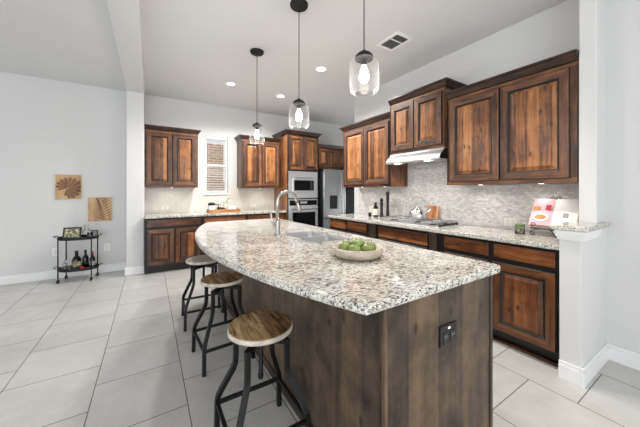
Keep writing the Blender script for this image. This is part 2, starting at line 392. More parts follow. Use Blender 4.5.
# ------------------------------------------------------------------ setting
XW, YB, ZC = 3.144, 5.625, 3.0
YD, ZD = 5.55, 2.968
XF = 3.02                       # wall to the right of the pony wall
YP = 0.604                      # face of the pony wall
struct('floor', boxes((-5.2, 5.4, -3.4, 7.0, -0.1, 0)), M['floor'])
struct('ceiling', boxes((-0.295, 5.4, -3.4, 5.8, ZC, ZC + 0.1)), M['ceil'])
struct('ceiling_dining', boxes((-5.2, -0.295, -3.4, 5.8, ZD, ZD + 0.132)), M['ceil'])
struct('wall_right', boxes((XW, XW + 0.12, YP, 3.83, 0, ZC)), M['wall'])
struct('wall_right_front', boxes((XF, XF + 0.15, -3.4, YP, 0, ZC)), M['wall'])
struct('wall_column', boxes((2.78, XW, YP, YP + 0.10, 0, ZC)), M['wall'], bevel=0.008)
struct('wall_pony', boxes((2.445, 2.78, YP, YP + 0.118, 0, 1.03)), M['wall'], bevel=0.006)
WX0, WX1, WZ0, WZ1 = 0.915, 1.345, 1.27, 2.38
struct('wall_back', boxes((-0.07, WX0, YB, YB + 0.15, 0, ZC), (WX1, 5.4, YB, YB + 0.15, 0, ZC),
                          (WX0, WX1, YB, YB + 0.15, 0, WZ0), (WX0, WX1, YB, YB + 0.15, WZ1, ZC)), M['wall'])
struct('wall_nook', boxes((5.0, 5.12, 2.6, YB, 0, ZC)), M['wall'])
struct('wall_nook_front', boxes((XW + 0.12, 5.0, 2.6, 2.72, 0, ZC)), M['wall'])
struct('wall_dining', boxes((-5.2, -0.30, YD, YD + 0.15, 0, ZD)), M['wall'])
struct('wall_stub', boxes((-0.305, -0.07, 5.15, 5.775, 0, 2.87)), M['wall'], bevel=0.01)
struct('wall_header', boxes((-0.305, -0.07, -3.4, 5.775, 2.87, ZC + 0.1)), M['ceil'], bevel=0.01)
def bb(name, x0, x1, y0, y1, f):
    """stepped baseboard; f = the side (axis, sign) that looks into the room"""
    ax, sg = f; h1, h2 = 0.095, 0.12
    t = [x0, x1, y0, y1]
    i = {('x', -1): 0, ('x', 1): 1, ('y', -1): 2, ('y', 1): 3}[f]
    u = t[:]; u[i] = t[i] - sg * 0.006
    struct(name, boxes((*t, 0, h1), (*u, h1, h2)), M['trim'], bevel=0.003)
bb('baseboard_dining', -5.2, -0.305, YD - 0.018, YD, ('y', -1))
bb('baseboard_stub', -0.323, -0.07, 5.132, 5.15, ('y', -1))
bb('baseboard_stub_side', -0.323, -0.305, 5.15, YD - 0.018, ('x', -1))
bb('baseboard_pony', 2.427, XF - 0.018, YP - 0.018, YP, ('y', -1))
bb('baseboard_pony_end', 2.427, 2.445, YP, YP + 0.118, ('x', -1))
bb('baseboard_right', XF - 0.018, XF, -3.4, YP, ('x', -1))
struct('trim_pony_cap', boxes((2.425, 2.78, YP - 0.02, YP + 0.135, 0.985, 1.005), (2.435, 2.78, YP - 0.01, YP + 0.128, 0.965, 0.985),
                              (2.418, 2.78, YP - 0.027, YP + 0.14, 1.005, 1.03)), M['trim'], bevel=0.003)
struct('wall_backsplash_right', boxes((XW - 0.008, XW, YP + 0.1, 3.70, 0.914, 1.66)), M['mosaic'])
struct('wall_backsplash_back', boxes((-0.07, 2.335, YB - 0.008, YB, 0.914, WZ0 - 0.03), (-0.07, WX0, YB - 0.008, YB, WZ0 - 0.03, 1.42), (WX1, 2.335, YB - 0.008, YB, WZ0 - 0.03, 1.42)), M['mosaicback'])
# window
fx = YB + 0.06
win = struct('window_1', boxes((WX0, WX0 + 0.04, fx, fx + 0.06, WZ0, WZ1), (WX1 - 0.04, WX1, fx, fx + 0.06, WZ0, WZ1),
             (WX0 + 0.04, WX1 - 0.04, fx, fx + 0.06, WZ1 - 0.045, WZ1), (WX0 + 0.04, WX1 - 0.04, fx, fx + 0.06, WZ0, WZ0 + 0.045),
             (WX0 + 0.04, WX1 - 0.04, fx + 0.002, fx + 0.058, 1.80, 1.845)), M['trim'], bevel=0.004)
obj('window_pane', boxes((WX0 + 0.04, WX1 - 0.04, fx + 0.03, fx + 0.034, WZ0 + 0.045, WZ1 - 0.045)), M['pane'], win)
struct('trim_window_sill', boxes((WX0 - 0.04, WX1 + 0.04, YB - 0.035, fx, WZ0 - 0.03, WZ0)), M['trim'], bevel=0.005)
bl = thing('window_blind', 'white horizontal slatted blind hanging in the narrow window', 'blind', (0.5 * (WX0 + WX1), YB + 0.03, WZ0))
hw = (WX1 - WX0) / 2 - 0.012; hh = WZ1 - WZ0
obj('headrail', boxes((-hw, hw, -0.02, 0.02, hh - 0.05, hh - 0.002)), M['trim'], bl, bevel=0.003)
bm = bmesh.new(); k = 0; z = 0.05
while z < hh - 0.06:
    tl = 0.0025 if z > 0.55 else -0.012
    v = [bm.verts.new(p) for p in ((-hw, -0.015, z), (hw, -0.015, z), (hw, 0.015, z + tl), (-hw, 0.015, z + tl))]
    bm.faces.new(v); z += 0.046
obj('slats', bm, M['trim'], bl, solid=0.002)
obj('bottom_rail', boxes((-hw, hw, -0.015, 0.015, 0.012, 0.03)), M['trim'], bl, bevel=0.003)
obj('ladder_cords', (lambda b: ([tube(b, [(s * hw * 0.7, -0.019, 0.03), (s * hw * 0.7, -0.019, hh - 0.05)], 0.0018, 6) for s in (-1, 1)], b)[1])(bmesh.new()), M['trim'], bl)
# neighbour's brick house outside the window
ex = struct('wall_exterior_neighbour', boxes((-1.5, 7.5, 9.0, 9.3, -0.2, 2.8)), M['brick'])
struct('ground_exterior', boxes((-3, 9, 7.0, 9.0, -0.3, -0.1)), plain('lawn_green', S(120, 130, 92), 0.9, var=0.2))
struct('window_2', boxes((2.0, 2.9, 8.96, 9.0, 1.6, 2.9)), M['wplastic'])

# ------------------------------------------------------------------ cabinets
def door(parent, x0, x1, z0, z1, mf, mp, st=0.062, yo=0.0):
    t = 0.02; y1 = yo; y0 = yo - t
    bm = bmesh.new()   # one mitred frame; the faces of the two rails carry the cross grain
    def rg(i, y): return [bm.verts.new(p) for p in ((x0 + i, y, z0 + i), (x1 - i, y, z0 + i), (x1 - i, y, z1 - i), (x0 + i, y, z1 - i))]
    e = 0.005
    rs = [rg(0, y1), rg(0, y0 + e), rg(e, y0), rg(st - 0.001, y0), rg(st, y0 + 0.002), rg(st, y1)]
    for ri, (p, q) in enumerate(zip(rs, rs[1:] + rs[:1])):
        for k in range(4):
            f = bm.faces.new((p[k], p[(k + 1) % 4], q[(k + 1) % 4], q[k])); f.material_index = 2 if ri in (0, 1) else (1 if k in (0, 2) else 0)
    d = obj('door', bm, M[mf + 'Z'], parent); d.data.materials.append(M[mf + 'X']); d.data.materials.append(M['glaze'])
    a0, a1, b0, b1 = x0 + st, x1 - st, z0 + st, z1 - st
    g = 0.017
    bm = bmesh.new()   # ogee moulding with a black glaze
    def ring(i, y): return [bm.verts.new(p) for p in ((a0 + i, y, b0 + i), (a1 - i, y, b0 + i), (a1 - i, y, b1 - i), (a0 + i, y, b1 - i))]
    rs = [ring(0, y0 + 0.002), ring(g * 0.5, y0 + 0.006), ring(g, y0 + 0.016)]
    for p, q in zip(rs, rs[1:]):
        for k in range(4): bm.faces.new((p[k], p[(k + 1) % 4], q[(k + 1) % 4], q[k]))
    obj('moulding', bm, M['glaze'], d)
    bm = bmesh.new()
    rs = [ring(g, y0 + 0.0155), ring(g + 0.004, y0 + 0.0155), ring(g + 0.030, y0 + 0.004), ring(g + 0.031, y0 + 0.0025)]
    for p, q in zip(rs, rs[1:]):
        for k in range(4): bm.faces.new((p[k], p[(k + 1) % 4], q[(k + 1) % 4], q[k]))
    bm.faces.new(rs[-1])
    obj('panel', bm, M[mp + 'Z'], d)
    return d
def drawer(parent, x0, x1, z0, z1, mp):
    d = obj('drawer', boxes((x0, x1, -0.021, 0, z0, z1)), M[mp + 'X'], parent, bevel=0.006, seg=3)
    return d
def crown(parent, w, d, z, h, o, left, right, x0=0.0, mat='crown'):
    prof = [(0, 0), (0.010, 0), (0.012, 0.16), (0.30, 0.30), (0.62, 0.62), (0.80, 0.78), (1.0, 0.80), (1.0, 1.0), (0, 1.0)]
    path = []
    if left: path += [((x0, d), (-1, 0)), ((x0, 0), (-1, -1))]
    else: path += [((x0, 0), (0, -1))]
    if right: path += [((x0 + w, 0), (1, -1)), ((x0 + w, d), (1, 0))]
    else: path += [((x0 + w, 0), (0, -1))]
    bm = bmesh.new(); rings = []
    for (px, py), (nx, ny) in path: rings.append([bm.verts.new((px + nx * a * o, py + ny * a * o, z + b * h)) for a, b in prof])
    n = len(prof)
    for a, b in zip(rings, rings[1:]):
        for k in range(n): bm.faces.new((a[k], a[(k + 1) % n], b[(k + 1) % n], b[k]))
    bm.faces.new(rings[0]); bm.faces.new(rings[-1][::-1])
    obj('crown_moulding', bm, M[mat], parent)
def wall_cabinet(label, loc, rotz, w, d, z0, z1, n, left=True, right=True, ch=0.095, co=0.055, ml=0.03, mr=0.03, group=None):
    """z1 = top of the crown; front face at local y=0"""
    c = thing('wall_cabinet', label, 'cabinet', loc, rotz, group)
    top = z1 - ch
    obj('body', boxes((0, w, 0, d, z0, top + 0.05)), M['frameZ'], c, bevel=0.003)
    obj('bottom_rail', boxes((0.0, w, -0.004, 0.002, z0, z0 + 0.04)), M['frameX'], c)
    obj('top_rail', boxes((0.0, w, -0.004, 0.002, top - 0.03, top + 0.02)), M['frameX'], c)
    zz0, zz1 = z0 + 0.035, top - 0.015; dw = (w - ml - mr - 0.008 * (n - 1)) / n
    for i in range(n):
        x = ml + i * (dw + 0.008); door(c, x, x + dw, zz0, zz1, 'frame', 'panel', yo=-0.004)
    for xa in (0.0, w - 0.008): obj('edge_bead', boxes((xa, xa + 0.008, -0.007, 0.0, z0, top)), M['glaze'], c)
    crown(c, w, d, top, ch, co, left, right)
    return c
def base_cabinet(label, loc, rotz, w, d, doors, drawers, group=None, name='base_cabinet', pilasters=()):
    c = thing(name, label, 'cabinet', loc, rotz, group)
    obj('body', boxes((0, w, 0, d, 0.10, 0.874)), M['black'], c, bevel=0.002)
    obj('toe_kick', boxes((0, w, 0.07, 0.085, 0, 0.10)), M['black'], c)
    for x0, x1, z0, z1 in drawers: drawer(c, x0, x1, z0, z1, 'lowpanel')
    for x0, x1, z0, z1 in doors: door(c, x0, x1, z0, z1, 'lowframe', 'lowpanel')
    for x0, x1 in pilasters:
        obj('pilaster', boxes((x0, x1, -0.03, 0, 0.10, 0.874)), M['pilaster'], c, bevel=0.004)
    return c
RR = -PI / 2
# right-hand run: local x runs towards the camera
def rx(y): return 3.69 - y
cabA = wall_cabinet('two door wall cabinet left of the range hood, end nearest the fridge', (2.80, 3.69, 0), RR, 1.065, XW - 2.80, 1.37, 2.385, 2, True, False, ml=0.03, mr=0.03)
hc = wall_cabinet('short raised two door wall cabinet directly above the range hood', (2.77, 2.612, 0), RR, 0.807, XW - 2.77, 1.795, 2.535, 2, False, True, ml=0.03, mr=0.03)
cabC = wall_cabinet('wide two door wall cabinet right of the range hood, by the white column', (2.80, 1.795, 0), RR, 1.088, XW - 2.80, 1.37, 2.385, 2, False, False, ml=0.035, mr=0.05)
base_cabinet('base cabinet with two drawers at far end of right counter', (2.515, 3.69, 0), RR, 0.91, XW - 2.527,
             [(0.03, 0.45, 0.13, 0.70), (0.465, 0.885, 0.13, 0.70)], [(0.035, 0.452, 0.735, 0.852), (0.483, 0.90, 0.735, 0.852)])
base_cabinet('base cabinet with one wide false drawer front under the cooktop', (2.515, 2.779, 0), RR, 1.108, XW - 2.527,
             [(0.22, 0.575, 0.13, 0.70), (0.59, 0.945, 0.13, 0.70)], [(0.218, 0.946, 0.72, 0.845)], pilasters=((0.07, 0.165), (0.975, 1.06)))
base_cabinet('base cabinet with two drawers beside the white half wall', (2.515, 1.67, 0), RR, 0.945, XW - 2.527,
             [(0.03, 0.445, 0.125, 0.70), (0.475, 0.915, 0.125, 0.70)], [(0.034, 0.45, 0.74, 0.852), (0.495, 0.911, 0.74, 0.852)])
tag(obj('shoe_moulding', boxes((2.55, 2.575, 0.722, 3.69, 0, 0.022)), M['lowframeX'], bevel=0.006), 'thin brown wooden strip on the floor along right cabinets', 'moulding')
tag(obj('granite_countertop', slab([(2.482, 0.725), (XW - 0.009, 0.725), (XW - 0.009, 3.71), (2.482, 3.71)], [], 0.876, 0.914), M['granite'], bevel=0.008, seg=3),
    'granite countertop along the right wall under the range hood', 'countertop')
tag(obj('granite_ledge', slab([(2.41, YP - 0.038), (XF - 0.03, YP - 0.038), (XF - 0.03, YP - 0.002), (2.778, YP - 0.002), (2.778, YP + 0.155), (2.41, YP + 0.155)], [], 1.031, 1.066), M['granite'], bevel=0.008, seg=3),
    'small granite ledge capping the white half wall', 'ledge')
# back run
YF = 5.01
base_cabinet('base cabinet with one wide drawer beside the left wall end', (-0.065, YF, 0), 0, 0.83, YB - YF - 0.012,
             [(0.03, 0.405, 0.13, 0.70), (0.425, 0.80, 0.13, 0.70)], [(0.03, 0.80, 0.735, 0.852)])
base_cabinet('base cabinet under the narrow window and wooden tray', (0.77, YF, 0), 0, 0.76, YB - YF - 0.012,
             [(0.03, 0.37, 0.13, 0.70), (0.39, 0.73, 0.13, 0.70)], [(0.03, 0.73, 0.735, 0.852)])
base_cabinet('base cabinet beside the tall oven cabinet', (1.535, YF, 0), 0, 0.795, YB - YF - 0.012,
             [(0.03, 0.385, 0.13, 0.70), (0.405, 0.765, 0.13, 0.70)], [(0.03, 0.765, 0.735, 0.852)])
tag(obj('granite_countertop', slab([(-0.068, 4.975), (2.332, 4.975), (2.332, YB - 0.009), (-0.068, YB - 0.009)], [], 0.876, 0.914), M['granite'], bevel=0.008, seg=3),
    'granite countertop along the back wall under the narrow window', 'countertop')
cabL = wall_cabinet('two door wall cabinet on back wall left of the window', (-0.065, 5.285, 0), 0, 0.80, YB - 5.285, 1.37, 2.395, 2, True, True, co=0.045)
cabR = wall_cabinet('two door wall cabinet between the window and the tall oven cabinet', (1.52, 5.285, 0), 0, 0.81, YB - 5.285, 1.37, 2.40, 2, True, False)
UNDER = ((cabA, (0.3, 0.8)), (cabC, (0.28, 0.80)), (cabL, (0.4,)), (cabR, (0.42,)))
# oven tower
ov = thing('tall_oven_cabinet', 'tall cabinet on back wall that houses the microwave and oven', 'cabinet', (2.34, 4.95, 0), 0)
tw = 0.73; td = YB - 4.95
obj('side_panel', boxes((0, 0.02, 0, td, 0, 2.48)), M['panelZ'], ov)
obj('side_panel', boxes((tw - 0.02, tw, 0, td, 0, 2.48)), M['frameZ'], ov)
obj('upper_box', boxes((0.02, tw - 0.02, 0, td, 1.715, 2.48)), M['frameZ'], ov)
obj('lower_box', boxes((0.02, tw - 0.02, 0, td, 0.10, 0.40)), M['frameZ'], ov)
obj('divider', boxes((0.02, tw - 0.02, 0, td, 1.145, 1.16)), M['black'], ov)
obj('back_panel', boxes((0.02, tw - 0.02, td - 0.02, td, 0.40, 1.715)), M['black'], ov)
obj('toe_kick', boxes((0.02, tw - 0.02, 0.06, 0.08, 0, 0.1)), M['black'], ov)
for xa in (0.0, tw - 0.02): obj('stile', boxes((xa, xa + 0.02, -0.004, 0.0, 0.1, 2.44)), M['black'], ov)
obj('middle_rail', boxes((0.02, tw - 0.02, -0.004, 0, 1.715, 1.74)), M['black'], ov)
for i in range(2): door(ov, 0.03 + i * 0.34, 0.03 + i * 0.34 + 0.33, 1.745, 2.43, 'frame', 'panel', yo=-0.004)
drawer(ov, 0.03, tw - 0.03, 0.13, 0.38, 'lowpanel')
crown(ov, tw, td, 2.44, 0.095, 0.055, True, True)
# microwave
mw = thing('built_in_microwave', 'stainless built-in microwave above the wall oven', 'microwave', (2.365, 4.95, 1.165), 0)
obj('housing', boxes((0, 0.68, -0.012, 0.45, 0.0, 0.548)), M['steel'], mw, bevel=0.004)
md = obj('door', boxes((0.085, 0.60, -0.03, -0.012, 0.12, 0.40)), M['steel'], mw, bevel=0.004)
obj('door_glass', boxes((0.115, 0.50, -0.033, -0.03, 0.155, 0.365)), M['bglass'], md)
obj('control_panel', boxes((0.505, 0.575, -0.033, -0.03, 0.155, 0.365)), M['bplastic'], md)
obj('door_handle', tb([(0.13, -0.045, 0.415), (0.55, -0.045, 0.415)], 0.008), M['nickel'], md)
# wall oven
wo = thing('wall_oven', 'stainless wall oven under the microwave', 'oven', (2.365, 4.95, 0.405), 0)
obj('housing', boxes((0, 0.68, -0.01, 0.5, 0, 0.735)), M['steel'], wo, bevel=0.004)
cp = obj('control_panel', boxes((0.02, 0.66, -0.016, -0.010, 0.61, 0.715)), M['bglass'], wo)
obj('display', boxes((0.26, 0.42, -0.018, -0.016, 0.645, 0.69)), M['grey'], cp)
od = obj('oven_door', boxes((0.01, 0.67, -0.04, -0.010, 0.02, 0.59)), M['steel'], wo, bevel=0.006)
obj('door_glass', boxes((0.075, 0.605, -0.043, -0.04, 0.08, 0.47)), M['bglass'], od)
obj('door_handle', (lambda b: (tube(b, [(0.05, -0.085, 0.53), (0.63, -0.085, 0.53)], 0.011), tube(b, [(0.09, -0.04, 0.53), (0.09, -0.085, 0.53)], 0.007), tube(b, [(0.59, -0.04, 0.53), (0.59, -0.085, 0.53)], 0.007), b)[-1])(bmesh.new()), M['nickel'], od)
# fridge and the cabinet above it
fr = thing('refrigerator', 'stainless french door fridge with water dispenser beside the ovens', 'refrigerator', (3.10, 4.75, 0), 0)
obj('body', boxes((0.005, 0.895, 0.07, 0.80, 0.02, 1.765)), M['bplastic'], fr, bevel=0.006)
dl = obj('door', boxes((0.0, 0.443, 0, 0.065, 0.74, 1.77)), M['steelZ'], fr, bevel=0.01, seg=3)
dsp = obj('dispenser', boxes((0.135, 0.325, -0.006, 0.01, 0.93, 1.215)), M['soot'], dl, bevel=0.004)
obj('door_handle', tb([(0.405, 0.0, 0.80), (0.405, -0.045, 0.83), (0.405, -0.06, 1.2), (0.405, -0.045, 1.66), (0.405, 0.0, 1.69)], 0.013), M['nickel'], dl)
dr = obj('door', boxes((0.457, 0.90, 0, 0.065, 0.74, 1.77)), M['steelZ'], fr, bevel=0.01, seg=3)
obj('door_glass', boxes((0.53, 0.885, -0.004, 0.002, 0.76, 1.75)), M['bglass'], dr)
obj('door_handle', tb([(0.495, 0.0, 0.80), (0.495, -0.045, 0.83), (0.495, -0.06, 1.2), (0.495, -0.045, 1.66), (0.495, 0.0, 1.69)], 0.013), M['nickel'], dr)
fz = obj('freezer_drawer', boxes((0.0, 0.90, 0, 0.065, 0.06, 0.725)), M['steelZ'], fr, bevel=0.01, seg=3)
obj('door_handle', (lambda b: (tube(b, [(0.06, -0.055, 0.68), (0.84, -0.055, 0.68)], 0.013), tube(b, [(0.1, 0, 0.68), (0.1, -0.055, 0.68)], 0.008), tube(b, [(0.8, 0, 0.68), (0.8, -0.055, 0.68)], 0.008), b)[-1])(bmesh.new()), M['nickel'], fz)
wall_cabinet('low wall cabinet above the fridge', (3.075, 5.02, 0), 0, 0.95, YB - 5.02, 1.80, 2.33, 3, False, True, ch=0.07, co=0.04, ml=0.03, mr=0.03)

# ------------------------------------------------------------------ island
isl = thing('kitchen_island', 'large grey-brown wooden island base under the curved granite top', 'island', (0.735, 0.72, 0), 0)
IW, ID = 0.77, 2.90
obj('end_panel', boxes((0, IW, 0, 0.03, 0, 0.874)), M['island'], isl, bevel=0.003)
obj('end_panel', boxes((0, IW, ID - 0.03, ID, 0, 0.874)), M['island'], isl, bevel=0.003)
obj('side_panel', boxes((0, 0.03, 0.03, ID - 0.03, 0, 0.874)), M['island'], isl, bevel=0.003)
obj('side_panel', boxes((IW - 0.03, IW, 0.03, ID - 0.03, 0, 0.874)), M['island'], isl, bevel=0.003)
obj('corner_post', boxes((-0.004, 0.012, -0.005, 0.012, 0, 0.874)), M['islandedge'], isl, bevel=0.003)
obj('corner_post', boxes((IW - 0.022, IW + 0.004, -0.006, 0.012, 0, 0.874)), M['islanddark'], isl, bevel=0.003)
obj('base_trim', boxes((-0.012, 0.0, 0.012, ID, 0, 0.06)), M['islanddark'], isl, bevel=0.004)
ctop = []
cx, R, cyc = 0.312 + 3.735, 3.735, 2.18
y0i, y1i = 0.69, 3.67
for k in range(41):
    y = y1i + (y0i - y1i) * k / 40
    ctop.append((cx - math.sqrt(R * R - (y - cyc) ** 2), y))
ctop += [(1.53, 0.69), (1.563, 0.70), (1.575, 0.73), (1.575, 3.63), (1.562, 3.66), (1.53, 3.67)]
sink_hole = rrect(1.045, 1.395, 1.76, 2.38, 0.05)
tag(obj('granite_island_top', slab(ctop, [sink_hole], 0.876, 0.914), M['granite'], bevel=0.012, seg=4, angle=40),
    'large curved granite countertop on the kitchen island', 'countertop')
sk = thing('kitchen_sink', 'stainless double bowl sink set into the island top', 'sink', (1.22, 2.07, 0.876), 0)
def basin(y0, y1):
    bm = bmesh.new(); x0, x1 = -0.17, 0.17
    loops = [(rrect(x0 - .0035, x1 + .0035, y0 - (.0 if y0 > 0 else .009), y1 + (.0 if y1 < 0 else .009), 0.048), 0.027), (rrect(x0 + .008, x1 - .008, y0 + .012, y1 - .012, 0.045), 0.027), (rrect(x0 + .018, x1 - .018, y0 + .020, y1 - .020, 0.045), -0.13), (rrect(x0 + .05, x1 - .05, y0 + .05, y1 - .05, 0.04), -0.16)]
    rs = [[bm.verts.new((x, y, z)) for x, y in lp] for lp, z in loops]
    for a, b in zip(rs, rs[1:]):
        for k in range(len(a)): bm.faces.new((a[k], a[(k + 1) % len(a)], b[(k + 1) % len(a)], b[k]))
    bm.faces.new(rs[-1]); return bm
for (a, b) in ((0.002, 0.30), (-0.30, -0.002)):
    s = obj('basin', basin(a, b), M['sinksteel'], sk, solid=0.0015)
    obj('drain', lt([(0, 0.003), (0.03, 0.003), (0.038, 0.006), (0.04, 0)], c=(0, (a + b) / 2, -0.159), seg=20), M['chrome'], s)
fc = thing('kitchen_faucet', 'tall gooseneck pull-down faucet beside the island sink', 'faucet', (0.975, 2.27, 0.914), 0)
obj('base', lt([(0, 0), (0.030, 0), (0.030, 0.008), (0.024, 0.02), (0.022, 0.12), (0.016, 0.14), (0, 0.14)], seg=24), M['nickel'], fc, smooth=True)
pts = [(0, 0, 0.10), (0, 0, 0.29)] + [(0.095 - 0.095 * math.cos(a), 0, 0.29 + 0.095 * math.sin(a)) for a in [PI * k / 12 for k in range(1, 11)]]
pts.append((0.200, 0, 0.285))
obj('neck', tb(pts, 0.0155, 14), M['nickel'], fc, smooth=True)
obj('spray_head', tb([(0.198, 0, 0.295), (0.206, 0, 0.265), (0.222, 0, 0.215), (0.226, 0, 0.20)], [0.014, 0.016, 0.023, 0.021], 14), M['nickel'], fc, smooth=True)
obj('lever_handle', tb([(0, 0, 0.075), (-0.035, 0.0, 0.085), (-0.048, 0.0, 0.115), (-0.066, 0.0, 0.20)], [0.014, 0.014, 0.012, 0.009], 10), M['nickel'], fc, smooth=True)
# outlet on the island end
ot = thing('island_outlet', 'black power outlet with small white light on the island end', 'outlet', (1.122, 0.72, 0.668), 0)
obj('plate', boxes((-0.062, 0.062, -0.008, 0, -0.045, 0.045)), M['bplastic'], ot, bevel=0.003)
for s in (-1, 1):
    q = obj('socket', boxes((s * 0.026 - 0.017, s * 0.026 + 0.017, -0.0105, -0.008, -0.034, 0.016)), plain('socket_black', S(38, 38, 40), 0.4), ot, bevel=0.003)
    obj('slots', boxes((s * 0.026 - 0.008, s * 0.026 - 0.005, -0.0112, -0.0105, -0.01, 0.004), (s * 0.026 + 0.005, s * 0.026 + 0.008, -0.0112, -0.0105, -0.01, 0.004)), M['grey'], q)
obj('indicator_light', boxes((-0.007, 0.007, -0.0095, -0.008, 0.026, 0.034)), M['led'], ot)

# ------------------------------------------------------------------ bar stools
def make_stool(seat_mat, label, loc, rz=0.0):
    s = thing('bar_stool', label, 'bar stool', loc, rz, 'bar stools along the island')
    obj('seat', lt([(0, 0.588), (0.158, 0.588), (0.162, 0.591), (0.162, 0.613), (0.158, 0.617), (0, 0.617)], seg=40), seat_mat, s)
    obj('seat_rim', lt([(0.160, 0.590), (0.1635, 0.592), (0.165, 0.599), (0.1645, 0.611), (0.160, 0.616)], seg=40, closed=True), M['seatedge'], s, smooth=True)
    bm = bmesh.new(); lathe(bm, [(0, 0.335), (0.010, 0.335), (0.014, 0.34), (0.014, 0.36)] + [(0.0105 + 0.002 * (k % 2), 0.36 + 0.006 * k) for k in range(28)] + [(0.02, 0.53), (0.02, 0.57), (0.06, 0.576), (0.06, 0.588), (0, 0.588)], seg=16)
    obj('screw_post', bm, M['bmetal'], s, smooth=False)
    bm = bmesh.new()
    for a in range(4):
        an = PI / 4 + a * PI / 2; c, d = math.cos(an), math.sin(an)
        tube(bm, [(c * 0.01, d * 0.01, 0.545), (c * 0.15, d * 0.15, 0.545)], 0.018, 4)
    obj('cross_frame', bm, M['bmetal'], s)
    for a in range(4):
        an = PI / 4 + a * PI / 2; c, d = math.cos(an), math.sin(an)
        P = [(0.142, 0.556), (0.142, 0.44), (0.145, 0.40), (0.158, 0.365), (0.225, 0.245), (0.245, 0.205), (0.252, 0.17), (0.256, 0.0)]
        obj('leg', tb([(c * r, d * r, z) for r, z in P], 0.0175, 4), M['bmetal'], s)
    q = 0.252 / math.sqrt(2)
    for (x0, y0, x1, y1) in ((-q, -q, q, -q), (q, -q, q, q), (q, q, -q, q), (-q, q, -q, -q)):
        obj('foot_rail', tb([(x0, y0, 0.165), (x1, y1, 0.165)], 0.0125, 4), M['bmetal'], s)
    return s
make_stool(M['seat'], 'nearest bar stool, brown wooden seat, at the front of the island', (0.487, 1.350, 0), 0.0)
make_stool(M['seat'], 'middle bar stool of the three along the island', (0.495, 2.245, 0), 0.06)
make_stool(M['seatgrey'], 'farthest bar stool, greyish seat under the rounded counter end', (0.47, 2.985, 0), -0.04)

# ------------------------------------------------------------------ bowl of apples
BX, BY = 1.05, 1.25
bw = obj('fruit_bowl', lt([(0, 0.0), (0.108, 0.0), (0.128, 0.006), (0.145, 0.024), (0.151, 0.046), (0.151, 0.058), (0.146, 0.061), (0.139, 0.056), (0.128, 0.032), (0.105, 0.018), (0, 0.014)], seg=48), M['bowl'], None, (BX, BY, 0.9145), smooth=True)
tag(bw, 'shallow round wooden bowl holding green apples on the island', 'bowl')
ap = bmesh.new(); prof = []
for k in range(15):
    a = -PI / 2 + PI * k / 14; r = 0.0365 * math.cos(a) * (1 + 0.06 * math.sin(a)); z = 0.033 * math.sin(a)
    if k > 11: z -= 0.010 * ((k - 11) / 3) ** 2
    if k < 2: z += 0.004 * (2 - k)
    prof.append((max(r, 0), z))
def ringpos(a, r=0.081): return (r * math.cos(math.radians(a)), r * math.sin(math.radians(a)))
alabs = [(ringpos(-142), 0.053, 'green apple at the front left of the wooden bowl'), (ringpos(-82), 0.053, 'green apple at the front middle of the wooden bowl, nearest camera'),
         (ringpos(-22), 0.053, 'green apple at the right side of the wooden bowl'), (ringpos(38), 0.053, 'green apple at the back right of the wooden bowl'),
         (ringpos(98), 0.053, 'green apple at the back of the wooden bowl'), (ringpos(158), 0.053, 'green apple at the left rim of the wooden bowl'),
         ((-0.002, 0.002), 0.074, 'green apple resting highest in the middle of the wooden bowl')]
first = None
for i, ((dx, dy), dz, lab) in enumerate(alabs):
    if first is None:
        a = thing('green_apple', lab, 'apple', (BX + dx, BY + dy, 0.9145 + dz), 0, 'apples in the bowl')
        obj('flesh', lt(prof, seg=24), M['apple'], a, smooth=True)
        obj('stalk', tb([(0, 0, 0.022), (0.002, 0.001, 0.034), (0.005, 0.002, 0.044)], 0.0016, 6), M['stem'], a)
        first = a
    else:
        a = dup(first, (BX + dx, BY + dy, 0.9145 + dz), i * 1.3); a['label'] = lab
        a.rotation_euler = (random.uniform(-.3, .3), random.uniform(-.3, .3), i * 1.3)

# ------------------------------------------------------------------ pendants, ceiling lights, vent
def pendant(lab, x, y, zt):
    """zt = top of the metal cap"""
    p = thing('pendant_light', lab, 'pendant light', (x, y, zt), 0, 'pendant lights over the island')
    up = ZC - zt
    obj('canopy', lt([(0, up - 0.03), (0.070, up - 0.028), (0.080, up - 0.020), (0.082, up), (0, up)], seg=32), M['soot'], p, smooth=True)
    obj('cord', tb([(0, 0, 0.02), (0, 0, up - 0.02)], 0.0035, 8), M['bmetal'], p)
    obj('cap', lt([(0, 0.024), (0.008, 0.022), (0.014, 0.012), (0.036, 0.002), (0.053, -0.014), (0.057, -0.026), (0.057, -0.037), (0, -0.037)], seg=28), M['bronze'], p, smooth=True)
    obj('socket', lt([(0, -0.036), (0.017, -0.036), (0.017, -0.075), (0, -0.075)], seg=16), M['bmetal'], p)
    sh = [(0.0555, -0.036), (0.068, -0.039), (0.082, -0.050), (0.091, -0.070), (0.093, -0.10), (0.093, -0.20), (0.089, -0.232), (0.076, -0.247), (0.062, -0.252)]
    inn = [(r - 0.0028, z + 0.001) for r, z in sh[::-1]]
    obj('glass_shade', lt(sh + inn, seg=40, closed=True), M['shade'], p, smooth=True)
    b = obj('bulb', lt([(0.0, -0.185), (0.016, -0.181), (0.029, -0.163), (0.031, -0.145), (0.026, -0.118), (0.014, -0.09), (0.012, -0.075)], seg=20), M['bulb'], p, smooth=True)
    l = bpy.data.lights.new('pendant_glow', 'POINT'); l.energy = 9; l.color = (1, .97, .93); l.shadow_soft_size = 0.03
    o = bpy.data.objects.new('pendant_glow', l); COL.objects.link(o); o.parent = p; o.location = (0, 0, -0.215)
pendant('glass jar pendant light farthest along, over the far end of the island', 1.105, 3.193, 2.122)
pendant('middle glass jar pendant light over the island', 1.150, 2.187, 2.124)
pendant('nearest glass jar pendant light, largest, over the front of the island', 1.140, 1.294, 2.166)
